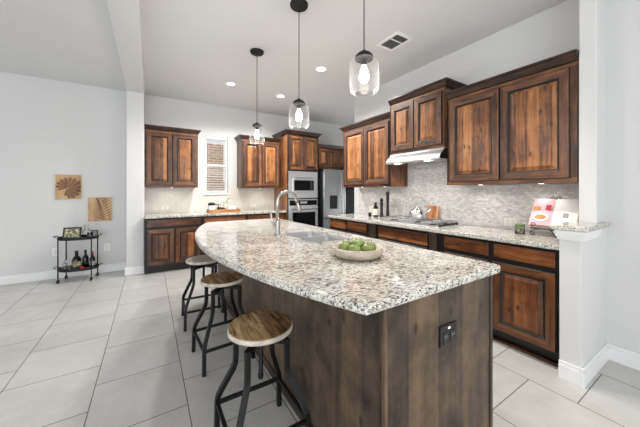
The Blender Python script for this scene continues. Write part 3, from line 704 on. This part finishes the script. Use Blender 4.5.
def can(lab, x, y, e=150, cone=158, col=(1, .975, .945)):
    c = thing('recessed_light', lab, 'ceiling light', (x, y, ZC), 0, 'recessed ceiling lights')
    obj('trim_ring', lt([(0.058, -0.001), (0.062, -0.006), (0.084, -0.004), (0.086, 0.0)], seg=32), M['trim'], c, smooth=True)
    obj('lens', lt([(0, -0.003), (0.058, -0.002)], seg=32), M['lamp'], c)
    l = bpy.data.lights.new('can_beam', 'SPOT'); l.energy = e; l.spot_size = math.radians(cone); l.spot_blend = 0.6; l.color = col; l.shadow_soft_size = 0.06
    o = bpy.data.objects.new('can_beam', l); COL.objects.link(o); o.parent = c; o.location = (0, 0, -0.02)
can('round recessed ceiling light leftmost, left of the farthest pendant', 1.092, 4.381)
can('round recessed ceiling light between the far and middle pendants', 1.975, 4.463)
can('round recessed ceiling light right of the middle pendant', 2.016, 3.18)
can('added unseen ceiling light out of frame, above the right aisle', 2.0, 1.25, 105, 85, (1, .90, .80))  # extra lamp out of view, added to brighten the right aisle floor
vt = thing('ceiling_vent', 'white square ceiling vent with dark louvres near right wall', 'vent', (2.35, 2.155, ZC), 0)
obj('frame', boxes((-0.125, 0.125, -0.16, -0.125, -0.012, 0), (-0.125, 0.125, 0.125, 0.16, -0.012, 0), (-0.125, -0.09, -0.125, 0.125, -0.012, 0), (0.09, 0.125, -0.125, 0.125, -0.012, 0), (-0.09, 0.09, -0.035, -0.022, -0.012, 0)), M['trim'], vt, bevel=0.003)
obj('backing', boxes((-0.09, 0.09, -0.125, 0.125, -0.003, 0)), plain('vent_dark', S(70, 70, 70), 0.7), vt)
bm = bmesh.new()
for k in range(10):
    x = -0.081 + k * 0.018; bx(bm, x, x + 0.003, -0.125, -0.035, -0.010, -0.002); bx(bm, x, x + 0.003, -0.022, 0.125, -0.010, -0.002)
obj('louvres', bm, plain('vent_louvre', S(104, 104, 104), 0.5), vt)

# ------------------------------------------------------------------ range hood, under-cabinet light
hd = thing('range_hood', 'slim stainless range hood under the short wall cabinet', 'range hood', (2.77, 2.607, 1.662), RR)
hwid = 0.795
prof = [(0.37, 0.0), (-0.085, 0.0), (-0.092, 0.006), (-0.092, 0.026), (-0.080, 0.046), (-0.055, 0.075), (-0.02, 0.105), (0.0, 0.132), (0.37, 0.132)]
obj('shell', prismY(prof, 0.0, hwid), M['steel'], hd, bevel=0.002)
obj('end_cap', prismY([(y * 0.98 + 0.0, z * 0.9 + 0.004) for y, z in prof], hwid, hwid + 0.004), M['bplastic'], hd)
obj('filter', boxes((0.06, hwid - 0.06, 0.0, 0.30, -0.004, 0.0)), M['nickel'], hd)
for x in (0.14, 0.60):
    obj('hood_lamp', lt([(0, -0.006), (0.032, -0.005), (0.034, 0)], c=(x, -0.03, 0), seg=20), M['lamp'], hd)
def lamp_down(parent, x, y, z, e, cone=130):
    l = bpy.data.lights.new('puck_beam', 'SPOT'); l.energy = e; l.spot_size = math.radians(cone); l.spot_blend = 0.7; l.color = (1, .95, .88); l.shadow_soft_size = 0.02
    o = bpy.data.objects.new('puck_beam', l); COL.objects.link(o); o.parent = parent; o.location = (x, y, z)
PY = 0.15
for cab, xs in UNDER:
    for x in xs:
        obj('puck_light', lt([(0, 1.3692), (0.020, 1.3694), (0.023, 1.370)], c=(x, PY, 0), seg=20), M['lamp'], cab)
        lamp_down(cab, x, PY, 1.366, 2.2, 155)
for x in (0.14, 0.60): lamp_down(hd, x, 0.02, -0.02, 4)
# ------------------------------------------------------------------ cooktop and what stands round it
ck = thing('gas_cooktop', 'stainless gas cooktop with black grates on the right counter', 'cooktop', (2.82, 2.20, 0.9145), RR)
obj('plate', boxes((-0.45, 0.45, -0.25, 0.25, 0, 0.008)), M['steel'], ck, bevel=0.004)
for gx in (-0.295, 0.0, 0.295):
    bm = bmesh.new(); w = 0.135
    if gx == 0.295: w = 0.10
    for (a, b) in (((-w, -0.19), (w, -0.19)), ((-w, 0.21), (w, 0.21)), ((-w, -0.19), (-w, 0.21)), ((w, -0.19), (w, 0.21)), ((0, -0.19), (0, 0.21)), ((-w, 0.01), (w, 0.01)), ((-w, -0.09), (w, -0.09)), ((-w, 0.11), (w, 0.11))):
        tube(bm, [(gx - 0.02 + a[0], a[1], 0.040), (gx - 0.02 + b[0], b[1], 0.040)], 0.006, 6)
    for sx_ in (-w, w):
        for sy_ in (-0.19, 0.21): tube(bm, [(gx - 0.02 + sx_, sy_, 0.008), (gx - 0.02 + sx_, sy_, 0.040)], 0.006, 6)
    obj('grate', bm, M['castiron'], ck)
for gx, gy in ((-0.315, -0.09), (-0.315, 0.11), (-0.02, 0.01), (0.275, -0.09), (0.275, 0.11)):
    obj('burner', lt([(0, 0.024), (0.03, 0.024), (0.034, 0.018), (0.045, 0.014), (0.05, 0.008), (0, 0.008)], c=(gx, gy, 0), seg=20), M['bplastic'], ck)
for k in range(5):
    obj('control_knob', lt([(0, 0.034), (0.017, 0.034), (0.020, 0.028), (0.021, 0.008), (0, 0.008)], c=(0.415, -0.17 + k * 0.075, 0), seg=18), M['bplastic'], ck)
kt = thing('tea_kettle', 'polished steel tea kettle with hoop handle standing on the cooktop', 'kettle', (2.84, 2.225, 0.962), -0.9)
kt.scale = (1.08, 1.08, 1.08)
obj('body', lt([(0, 0), (0.088, 0.0), (0.098, 0.010), (0.100, 0.03), (0.090, 0.070), (0.066, 0.102), (0.040, 0.118), (0, 0.121)], seg=32), M['chrome'], kt, smooth=True)
obj('lid', lt([(0.042, 0.117), (0.034, 0.128), (0.012, 0.134), (0.010, 0.144), (0.014, 0.152), (0.008, 0.160), (0, 0.161)], seg=24), M['chrome'], kt, smooth=True)
obj('spout', tb([(0.075, 0, 0.06), (0.115, 0, 0.085), (0.135, 0, 0.112), (0.142, 0, 0.122)], [0.022, 0.017, 0.013, 0.013], 12), M['chrome'], kt, smooth=True)
obj('handle', tb([(0.086 * math.cos(a), 0, 0.165 + 0.082 * math.sin(a)) for a in [(-0.42 + (PI + 0.84) * k / 20) for k in range(21)]], 0.0065, 8), M['nickel'], kt, smooth=True)
cb = obj('cutting_board', boxes((-0.011, 0.011, -0.085, 0.085, 0, 0.20)), M['board'], None, (3.085, 2.20, 0.9185), bevel=0.006, rot=(0, 0.21, 0))
cb.location.z = 0.9185
tag(cb, 'light wooden cutting board leaning on the tiles beside the kettle', 'cutting board')
def mill(lab, x, y, h):
    m = thing('pepper_mill', lab, 'pepper mill', (x, y, 0.9145), 0)
    obj('body', lt([(0, 0), (0.030, 0), (0.031, 0.012), (0.026, 0.03), (0.020, h * 0.3), (0.019, h * 0.55), (0.024, h * 0.72), (0.024, h * 0.76), (0.017, h * 0.79), (0, h * 0.79)], seg=24), M['bplastic'], m, smooth=True)
    obj('head', lt([(0.016, h * 0.79), (0.024, h * 0.82), (0.027, h * 0.88), (0.022, h * 0.95), (0.012, h * 0.985), (0.006, h), (0, h)], seg=24), M['bplastic'], m, smooth=True)
mill('tallest black pepper mill left of the cooktop', 2.995, 2.875, 0.40)
mill('shorter black mill between the tall mill and the bottle', 2.975, 2.98, 0.285)
bo = thing('oil_bottle', 'dark-capped bottle with white label left of the mills', 'bottle', (2.90, 3.03, 0.9145), 0)
obj('glass_body', lt([(0, 0), (0.033, 0), (0.036, 0.008), (0.036, 0.135), (0.030, 0.155), (0.018, 0.17), (0.017, 0.185), (0, 0.185)], seg=24), M['dglass'], bo, smooth=True)
obj('label_band', lt([(0.0368, 0.03), (0.0368, 0.125)], seg=24), M['cream'], bo, smooth=True)
obj('cap', lt([(0, 0.222), (0.019, 0.222), (0.021, 0.215), (0.021, 0.18), (0, 0.18)], seg=20), M['bplastic'], bo)
sj = thing('spice_jar', 'small dark spice jar leftmost on the right counter', 'jar', (2.88, 3.135, 0.9145), 0)
obj('body', lt([(0, 0), (0.022, 0), (0.024, 0.005), (0.024, 0.045), (0, 0.045)], seg=20), M['dglass'], sj)
obj('lid', lt([(0.0, 0.062), (0.024, 0.062), (0.025, 0.045), (0, 0.045)], seg=20), M['bplastic'], sj)

# ------------------------------------------------------------------ cookbook, stand, jar
BKT = math.radians(33)
bk = thing('open_cookbook', 'open cookbook, pink and white pages, on a wire stand', 'book', (2.85, 0.90, 1.005), RR)
# local x towards the camera, local y towards the wall, leaning back
def lean(bm, a):
    bmesh.ops.rotate(bm, verts=bm.verts[:], cent=(0, 0, 0), matrix=Matrix.Rotation(-a, 3, 'X')); return bm
def page(x0, x1, t, z0=0.0, z1=0.265, n=8, lift=0.012):
    bm = bmesh.new(); rows = []
    for k in range(n + 1):
        f = k / n; x = x0 + (x1 - x0) * f; y = -lift * math.sin(PI * min(1, f * 1.0)) * (1 if True else 0) - 0.004
        rows.append([bm.verts.new(p) for p in ((x, y, z0), (x, y, z1), (x, t, z1), (x, t, z0))])
    for a, b in zip(rows, rows[1:]):
        for k in range(4): bm.faces.new((a[k], a[(k + 1) % 4], b[(k + 1) % 4], b[k]))
    bm.faces.new(rows[0]); bm.faces.new(rows[-1][::-1]); return lean(bm, BKT)
obj('cover', lean(boxes((-0.160, 0.165, 0.026, 0.030, -0.004, 0.270)), BKT), M['cream'], bk)
lp = obj('left_page', page(-0.155, 0.0, 0.026), M['pink'], bk)
lp['label'] = 'pink page with food pictures'
rp = obj('right_page', page(0.0, 0.160, 0.026), M['paper'], bk)
rp['label'] = 'white page'
def ell(cx, cz, rx_, rz_, y, n=20):
    bm = bmesh.new(); bm.faces.new([bm.verts.new((cx + rx_ * math.cos(2 * PI * k / n), y, cz + rz_ * math.sin(2 * PI * k / n))) for k in range(n)])
    return lean(bm, BKT)
obj('plate_picture', ell(-0.078, 0.075, 0.055, 0.035, -0.0165), M['paper'], lp)
obj('pie_picture', ell(-0.078, 0.078, 0.042, 0.024, -0.0172), M['food'], lp)
obj('pie_picture', ell(-0.115, 0.165, 0.030, 0.020, -0.0155), M['food'], lp)
obj('berry_picture', lean(boxes((-0.055, -0.018, -0.0165, -0.0155, 0.15, 0.20)), BKT), M['red'], lp)
obj('text_block', lean(boxes((0.07, 0.105, -0.0166, -0.0160, 0.08, 0.125)), BKT), M['grey'], rp)
st = thing('book_stand', 'black scrolled wire stand holding the open cookbook', 'book stand', (2.85, 0.925, 0.9145), RR)
def scroll(cx, cz, r, s, y):
    return [(cx + s * r * (1 - k / 26) * math.cos(k * 0.42), y, cz + r * (1 - k / 26) * math.sin(k * 0.42)) for k in range(20)]
bm = bmesh.new(); LZ = 0.068
for s in (-1, 1):
    tube(bm, scroll(s * 0.085, 0.022, 0.019, s, -0.045), 0.0032, 6)
    tube(bm, [(s * 0.104, -0.045, 0.022), (s * 0.100, -0.042, 0.042), (s * 0.07, -0.034, 0.060), (s * 0.03, -0.03, LZ)], 0.0032, 6)
    tube(bm, scroll(s * 0.075, LZ + 0.036, 0.018, s, -0.05), 0.0032, 6)
    tube(bm, [(s * 0.093, -0.05, LZ + 0.036), (s * 0.088, -0.047, LZ + 0.012), (s * 0.06, -0.036, LZ)], 0.0032, 6)
tube(bm, [(-0.11, -0.03, LZ), (0.11, -0.03, LZ)], 0.0032, 6)
for s in (-0.095, 0.095): tube(bm, [(s, -0.03, LZ), (s, 0.05, LZ)], 0.0032, 6)
tube(bm, [(-0.11, 0.05, LZ), (0.11, 0.05, LZ)], 0.0032, 6)
obj('front_scrolls', bm, M['bmetal'], st)
bm = bmesh.new()
tube(bm, [(0, 0.05, LZ), (0, 0.21, 0.315)], 0.0032, 6); tube(bm, [(0, 0.05, LZ), (0.0, 0.17, 0.0035)], 0.0032, 6)
for s in (-1, 1): tube(bm, scroll(s * 0.020, 0.322, 0.019, s, 0.212), 0.0032, 6)
obj('back_support', bm, M['bmetal'], st)
jr = thing('glass_jar', 'small glass jar with green top beside the cookbook', 'jar', (2.86, 1.125, 0.9145), 0)
obj('glass_body', lt([(0.0, 0), (0.036, 0), (0.039, 0.006), (0.039, 0.065), (0.035, 0.075), (0.0325, 0.075), (0.036, 0.064), (0.036, 0.006), (0, 0.004)], seg=24), M['glass'], jr, smooth=True)
obj('contents', lt([(0, 0.006), (0.033, 0.006), (0.034, 0.052), (0, 0.056)], seg=20), M['mottle'], jr)
obj('lid', lt([(0, 0.088), (0.034, 0.088), (0.037, 0.084), (0.037, 0.072), (0, 0.072)], seg=24), M['leafgreen'], jr)

# ------------------------------------------------------------------ tray on the back counter
ty = 5.30
tr = thing('wooden_tray', 'rectangular wooden serving tray under the window', 'tray', (1.185, ty, 0.9145), 0)
obj('base', boxes((-0.28, 0.28, -0.13, 0.13, 0, 0.01)), M['tray'], tr)
for (a, b, c, d) in ((-0.28, 0.28, -0.13, -0.118), (-0.28, 0.28, 0.118, 0.13), (-0.28, -0.268, -0.118, 0.118), (0.268, 0.28, -0.118, 0.118)):
    obj('side', boxes((a, b, c, d, 0.01, 0.055)), M['tray'], tr, bevel=0.003)
zt = 0.9145 + 0.0105
cm = thing('coffee_press', 'small white and black coffee press on the wooden tray', 'coffee press', (0.975, ty + 0.02, zt), 0)
obj('body', lt([(0, 0), (0.055, 0), (0.058, 0.01), (0.058, 0.12), (0, 0.12)], seg=24), M['wplastic'], cm, smooth=True)
obj('lid', lt([(0, 0.175), (0.03, 0.172), (0.062, 0.155), (0.064, 0.12), (0, 0.12)], seg=24), M['bplastic'], cm, smooth=True)
obj('handle', tb([(0.055, -0.02, 0.14), (0.105, -0.04, 0.138), (0.115, -0.04, 0.11), (0.11, -0.04, 0.04), (0.055, -0.02, 0.03)], 0.008, 8), M['bplastic'], cm)
pl = thing('leafy_sprig', 'small twig with leaves in black pot on wooden tray', 'plant', (1.175, ty + 0.03, zt), 0)
obj('pot', lt([(0, 0), (0.038, 0), (0.045, 0.07), (0.041, 0.07), (0.036, 0.06), (0, 0.06)], seg=20), M['bplastic'], pl)
tw_ = obj('twig', tb([(0, 0, 0.06), (0.02, 0, 0.14), (0.05, 0.0, 0.19), (0.11, 0, 0.235)], 0.003, 6), M['stem'], pl)
bm = bmesh.new()
for (x, z, a) in ((0.02, 0.15, 2.2), (0.05, 0.195, 0.3), (0.08, 0.215, 1.4), (0.11, 0.235, 0.4), (-0.02, 0.12, 2.8), (0.06, 0.17, -0.3)):
    L = 0.045; c, s = math.cos(a), math.sin(a)
    bm.faces.new([bm.verts.new(p) for p in ((x, 0, z), (x + L * .5 * c - .010 * s, -0.01, z + L * .5 * s + .010 * c), (x + L * c, 0, z + L * s), (x + L * .5 * c + .010 * s, 0.01, z + L * .5 * s - .010 * c))])
obj('leaves', bm, M['leafgreen'], pl, solid=0.001)
tag(obj('black_mug', (lambda b: (lathe(b, [(0, 0), (0.036, 0), (0.04, 0.008), (0.04, 0.085), (0.036, 0.085), (0.035, 0.01), (0, 0.008)], seg=24), tube(b, [(0.038, 0, 0.07), (0.062, 0, 0.062), (0.062, 0, 0.028), (0.038, 0, 0.02)], 0.005, 8), b)[-1])(bmesh.new()), M['bplastic'], None, (1.09, ty - 0.07, zt)), 'black mug in the middle of the wooden tray', 'mug')
tag(obj('white_box', boxes((-0.075, 0.075, -0.045, 0.045, 0, 0.10)), M['wplastic'], None, (1.33, ty, zt), bevel=0.004), 'small white box at the right end of the wooden tray', 'box')

# ------------------------------------------------------------------ wall outlets
def outlet(lab, loc, rz, w, h, n=1):
    o = thing('wall_outlet', lab, 'outlet', loc, rz)
    obj('plate', boxes((-w / 2, w / 2, -0.006, 0, -h / 2, h / 2)), M['wplastic'], o, bevel=0.002)
    for k in range(n):
        cx_ = (k - (n - 1) / 2) * 0.046
        q = obj('socket', boxes((cx_ - 0.016, cx_ + 0.016, -0.008, -0.006, -0.033, 0.033)), M['cream'], o, bevel=0.001)
        obj('slots', boxes(*[(cx_ + a, cx_ + a + 0.002, -0.0085, -0.008, b, b + 0.008) for a in (-0.007, 0.005) for b in (-0.02, 0.012)]), M['grey'], q)
outlet('white outlet plate on the back tiles below left wall cabinet', (0.235, YB - 0.008, 1.0), 0, 0.115, 0.075)
outlet('white outlet plate on the back tiles beside the oven cabinet', (1.855, YB - 0.008, 1.0), 0, 0.115, 0.075)
outlet('white outlet plate on right tiles at the far counter end', (XW - 0.008, 3.37, 1.0), RR, 0.12, 0.115, 2)
outlet('white outlet plate on right tiles next to the tall pepper mill', (XW - 0.008, 2.86, 1.0), RR, 0.075, 0.115)
outlet('white outlet plate on right tiles beside the glass jar', (XW - 0.008, 1.315, 0.985), RR, 0.115, 0.075, 2)
outlet('white outlet plate on the dining wall left of the bar cart', (-1.19, YD, 0.40), 0, 0.075, 0.12)
outlet('white outlet plate on the dining wall right of the bar cart', (-0.58, YD, 0.40), 0, 0.075, 0.12)

# ------------------------------------------------------------------ carved leaf pictures
def picture(lab, x0, x1, z0, z1):
    w, h = x1 - x0, z1 - z0
    p = thing('carved_leaf_panel', lab, 'wall art', (x0, YD, z0), 0)
    obj('board', boxes((0, w, -0.02, 0, 0, h)), M['leafwood'], p, bevel=0.002)
    return p, w, h
def flat(bm, pts, y):
    a = [bm.verts.new((x, y, z)) for x, z in pts]; b = [bm.verts.new((x, -0.02, z)) for x, z in pts]
    bm.faces.new(a)
    for i in range(len(pts)): bm.faces.new((a[i], a[(i + 1) % len(pts)], b[(i + 1) % len(pts)], b[i]))
p, w, h = picture('square carved wooden panel with a split round leaf, upper left', -1.19, -0.895, 1.185, 1.555)
bm = bmesh.new(); C0 = Vector((w * 0.46, h * 0.44))
for k in range(14):
    a0 = math.radians(-112 + k * 22.6); ha = math.radians(10.4); pts = []
    Ls = [0.34, .44, .50, .52, .54, .60, .58, .52, .50, .48, .46, .44, .42, .34][k] * w
    for f, q in ((0.08, 0.4), (0.5, 0.9), (0.88, 1.0), (1.06, 0.45)):
        a = a0 - ha * q + 0.16 * f; pts.append((C0.x + Ls * f * math.cos(a), C0.y + Ls * 1.12 * f * math.sin(a)))
    for f, q in ((1.06, 0.45), (0.88, 0.9), (0.5, 0.8), (0.08, 0.4)):
        a = a0 + ha * q + 0.16 * f; pts.append((C0.x + Ls * f * math.cos(a), C0.y + Ls * 1.12 * f * math.sin(a)))
    pts = [(min(max(x, 0.004), w - 0.004), min(max(z, 0.004), h - 0.004)) for x, z in pts]
    flat(bm, pts, -0.026)
obj('leaf_relief', bm, M['leafdark'], p)
p, w, h = picture('square carved wooden panel with a palm frond, lower right', -0.813, -0.515, 0.83, 1.205)
bm = bmesh.new()
def clipq(x, z): return (min(max(x, 0.005), w - 0.005), min(max(z, 0.005), h - 0.005))
for k in range(11):
    f = k / 10; bx_, bz_ = w * (0.80 - 0.42 * f ** 1.3), h * (0.04 + 0.90 * f)
    for s, ang, L in ((-1, 2.75 - 0.9 * f, w * (0.62 - 0.3 * f)), (1, 0.15 + 0.75 * f, w * (0.30 + 0.30 * f))):
        d = Vector((math.cos(ang), math.sin(ang))); n = Vector((-d.y, d.x)) * 0.009; o_ = Vector((bx_, bz_))
        pts = [o_ + d * L * 0.04, o_ + d * L * 0.4 + n, o_ + d * L, o_ + d * L * 0.4 - n]
        pts = [clipq(v.x, v.y) for v in pts]
        if len(set(pts)) == 4: flat(bm, pts, -0.026)
obj('leaf_relief', bm, M['leafdark'], p)

# ------------------------------------------------------------------ bar cart
CX, CY, CR = -0.885, 5.29, -0.18
ct = thing('bar_cart', 'black two tier metal bar cart against the dining wall', 'bar cart', (CX, CY, 0), CR)
def traybm(z):
    bm = bmesh.new(); lathe(bm, [(0, z), (0.235, z), (0.24, z + 0.004), (0.24, z + 0.04), (0.236, z + 0.04), (0.234, z + 0.006), (0, z + 0.006)], seg=40, sx=1.0, sy=0.68); return bm
for z in (0.155, 0.60):
    t_ = obj('tray', traybm(z), M['bmetal'], ct, smooth=False)
    for s in (-1, 1): obj('tray_handle', tb([(s * 0.235, -0.05, z + 0.035), (s * 0.275, -0.04, z + 0.055), (s * 0.275, 0.04, z + 0.055), (s * 0.235, 0.05, z + 0.035)], 0.005, 8), M['bmetal'], t_)
for sx_ in (-1, 1):
    for sy_ in (-1, 1):
        x, y = sx_ * 0.190, sy_ * 0.118
        obj('post', tb([(x, y, 0.07), (x, y, 0.635)], 0.0078, 10), M['bmetal'], ct)
        bm = bmesh.new(); tube(bm, [(x - 0.010, y, 0.026), (x + 0.010, y, 0.026)], 0.026, 18); tube(bm, [(x, y, 0.03), (x, y, 0.075)], 0.006, 8)
        obj('caster', bm, M['bplastic'], ct)
def cl(x, y, z):
    c, s = math.cos(CR), math.sin(CR); return (CX + x * c - y * s, CY + x * s + y * c, z)
ZT, ZL = 0.6065, 0.1615
pf = thing('photo_frame', 'black framed mottled picture leaning on the top of the cart', 'picture frame', cl(-0.085, 0.0, ZT + 0.002), CR)
def leanX(bm, a): bmesh.ops.rotate(bm, verts=bm.verts[:], cent=(0, 0, 0), matrix=Matrix.Rotation(-a, 3, 'X')); return bm
obj('frame', leanX(boxes((-0.105, 0.105, 0, 0.016, 0.002, 0.018), (-0.105, 0.105, 0, 0.016, 0.15, 0.166), (-0.105, -0.089, 0, 0.016, 0.018, 0.15), (0.089, 0.105, 0, 0.016, 0.018, 0.15), (-0.089, 0.089, 0.008, 0.016, 0.018, 0.15)), 0.22), M['bplastic'], pf)
obj('print', leanX(boxes((-0.089, 0.089, 0.006, 0.0078, 0.018, 0.15)), 0.22), M['mottle'], pf)
de = thing('crystal_decanter', 'clear glass decanter with stopper on the top of the cart', 'decanter', cl(0.085, 0.03, ZT), 0)
obj('glass_body', lt([(0, 0), (0.046, 0), (0.05, 0.006), (0.05, 0.095), (0.042, 0.115), (0.020, 0.13), (0.018, 0.155), (0.024, 0.165), (0.020, 0.165), (0.014, 0.155), (0.016, 0.128), (0.045, 0.09), (0.045, 0.01), (0, 0.008)], seg=20), M['glass'], de)
obj('stopper', lt([(0, 0.15), (0.013, 0.155), (0.014, 0.168), (0.026, 0.178), (0.026, 0.196), (0.018, 0.206), (0, 0.208)], seg=12), M['glass'], de)
tg = obj('glass_tumbler', lt([(0, 0), (0.030, 0), (0.036, 0.09), (0.033, 0.09), (0.028, 0.006), (0, 0.006)], seg=24), M['glass'], None, cl(0.15, -0.045, ZT), smooth=True)
tag(tg, 'clear glass tumbler at the right front of the cart top', 'glass')
cf = thing('card_frame', 'small black square frame at the right end of the cart top', 'picture frame', cl(0.165, 0.035, ZT + 0.001), CR)
obj('frame', leanX(boxes((-0.05, 0.05, 0, 0.012, 0.001, 0.012), (-0.05, 0.05, 0, 0.012, 0.095, 0.107), (-0.05, -0.038, 0, 0.012, 0.012, 0.095), (0.038, 0.05, 0, 0.012, 0.012, 0.095)), 0.15), M['bplastic'], cf)
obj('card', leanX(boxes((-0.038, 0.038, 0.006, 0.012, 0.012, 0.095)), 0.15), M['grey'], cf)
def bottle(nm, lab, x, y, h, r, mat, capm, labm=None):
    b = thing(nm, lab, 'bottle', cl(x, y, ZL), 0)
    obj('glass_body', lt([(0, 0), (r, 0), (r * 1.05, 0.008), (r * 1.05, h * 0.5), (r * 0.8, h * 0.62), (r * 0.4, h * 0.72), (r * 0.36, h * 0.9), (0, h * 0.9)], seg=24), mat, b, smooth=True)
    obj('cap', lt([(0, h), (r * 0.42, h), (r * 0.44, h * 0.84), (0, h * 0.84)], seg=18), capm, b)
    if labm: obj('label_band', lt([(r * 1.07, h * 0.14), (r * 1.07, h * 0.42)], seg=24), labm, b, smooth=True)
bottle('dark_bottle', 'round dark bottle with pale label in the middle of the lower shelf', -0.035, 0.03, 0.26, 0.052, M['dglass'], M['bplastic'], M['mottle'])
bottle('dark_bottle', 'slim dark bottle right of the round one on the lower shelf', 0.068, 0.04, 0.265, 0.038, M['dglass'], M['bplastic'])
bottle('red_capped_bottle', 'bottle with a red top behind the right front post', 0.155, 0.03, 0.235, 0.034, M['dglass'], M['red'], M['grey'])
gd = thing('glass_decanter', 'squat clear glass decanter at the left of the lower shelf', 'decanter', cl(-0.15, -0.01, ZL), 0)
obj('glass_body', lt([(0, 0), (0.045, 0), (0.058, 0.02), (0.055, 0.05), (0.022, 0.075), (0.018, 0.095), (0.024, 0.10), (0.02, 0.10), (0.014, 0.094), (0.018, 0.072), (0.05, 0.048), (0.052, 0.02), (0, 0.008)], seg=24), M['glass'], gd, smooth=True)
obj('stopper', lt([(0, 0.09), (0.012, 0.094), (0.013, 0.104), (0.022, 0.12), (0.012, 0.138), (0, 0.14)], seg=16), M['glass'], gd, smooth=True)
tag(obj('red_tin', lt([(0, 0), (0.026, 0), (0.027, 0.003), (0.027, 0.036), (0.025, 0.04), (0, 0.04)], seg=20), M['red'], None, cl(0.065, -0.075, ZL)), 'small red tin at the front of the lower cart shelf', 'tin')
tag(obj('pale_tray_cloth', boxes((-0.055, 0.055, -0.03, 0.03, 0, 0.018)), M['cream'], None, cl(0.155, -0.05, ZL), bevel=0.006, rot=(0, 0, 0.5)), 'folded pale napkin at the right of the lower cart shelf', 'napkin')
tag(obj('glass_dish', lt([(0, 0), (0.03, 0), (0.042, 0.035), (0.039, 0.035), (0.028, 0.006), (0, 0.006)], seg=24), M['glass'], None, cl(-0.02, -0.075, ZL), smooth=True), 'small clear glass dish in front of the round dark bottle', 'dish')
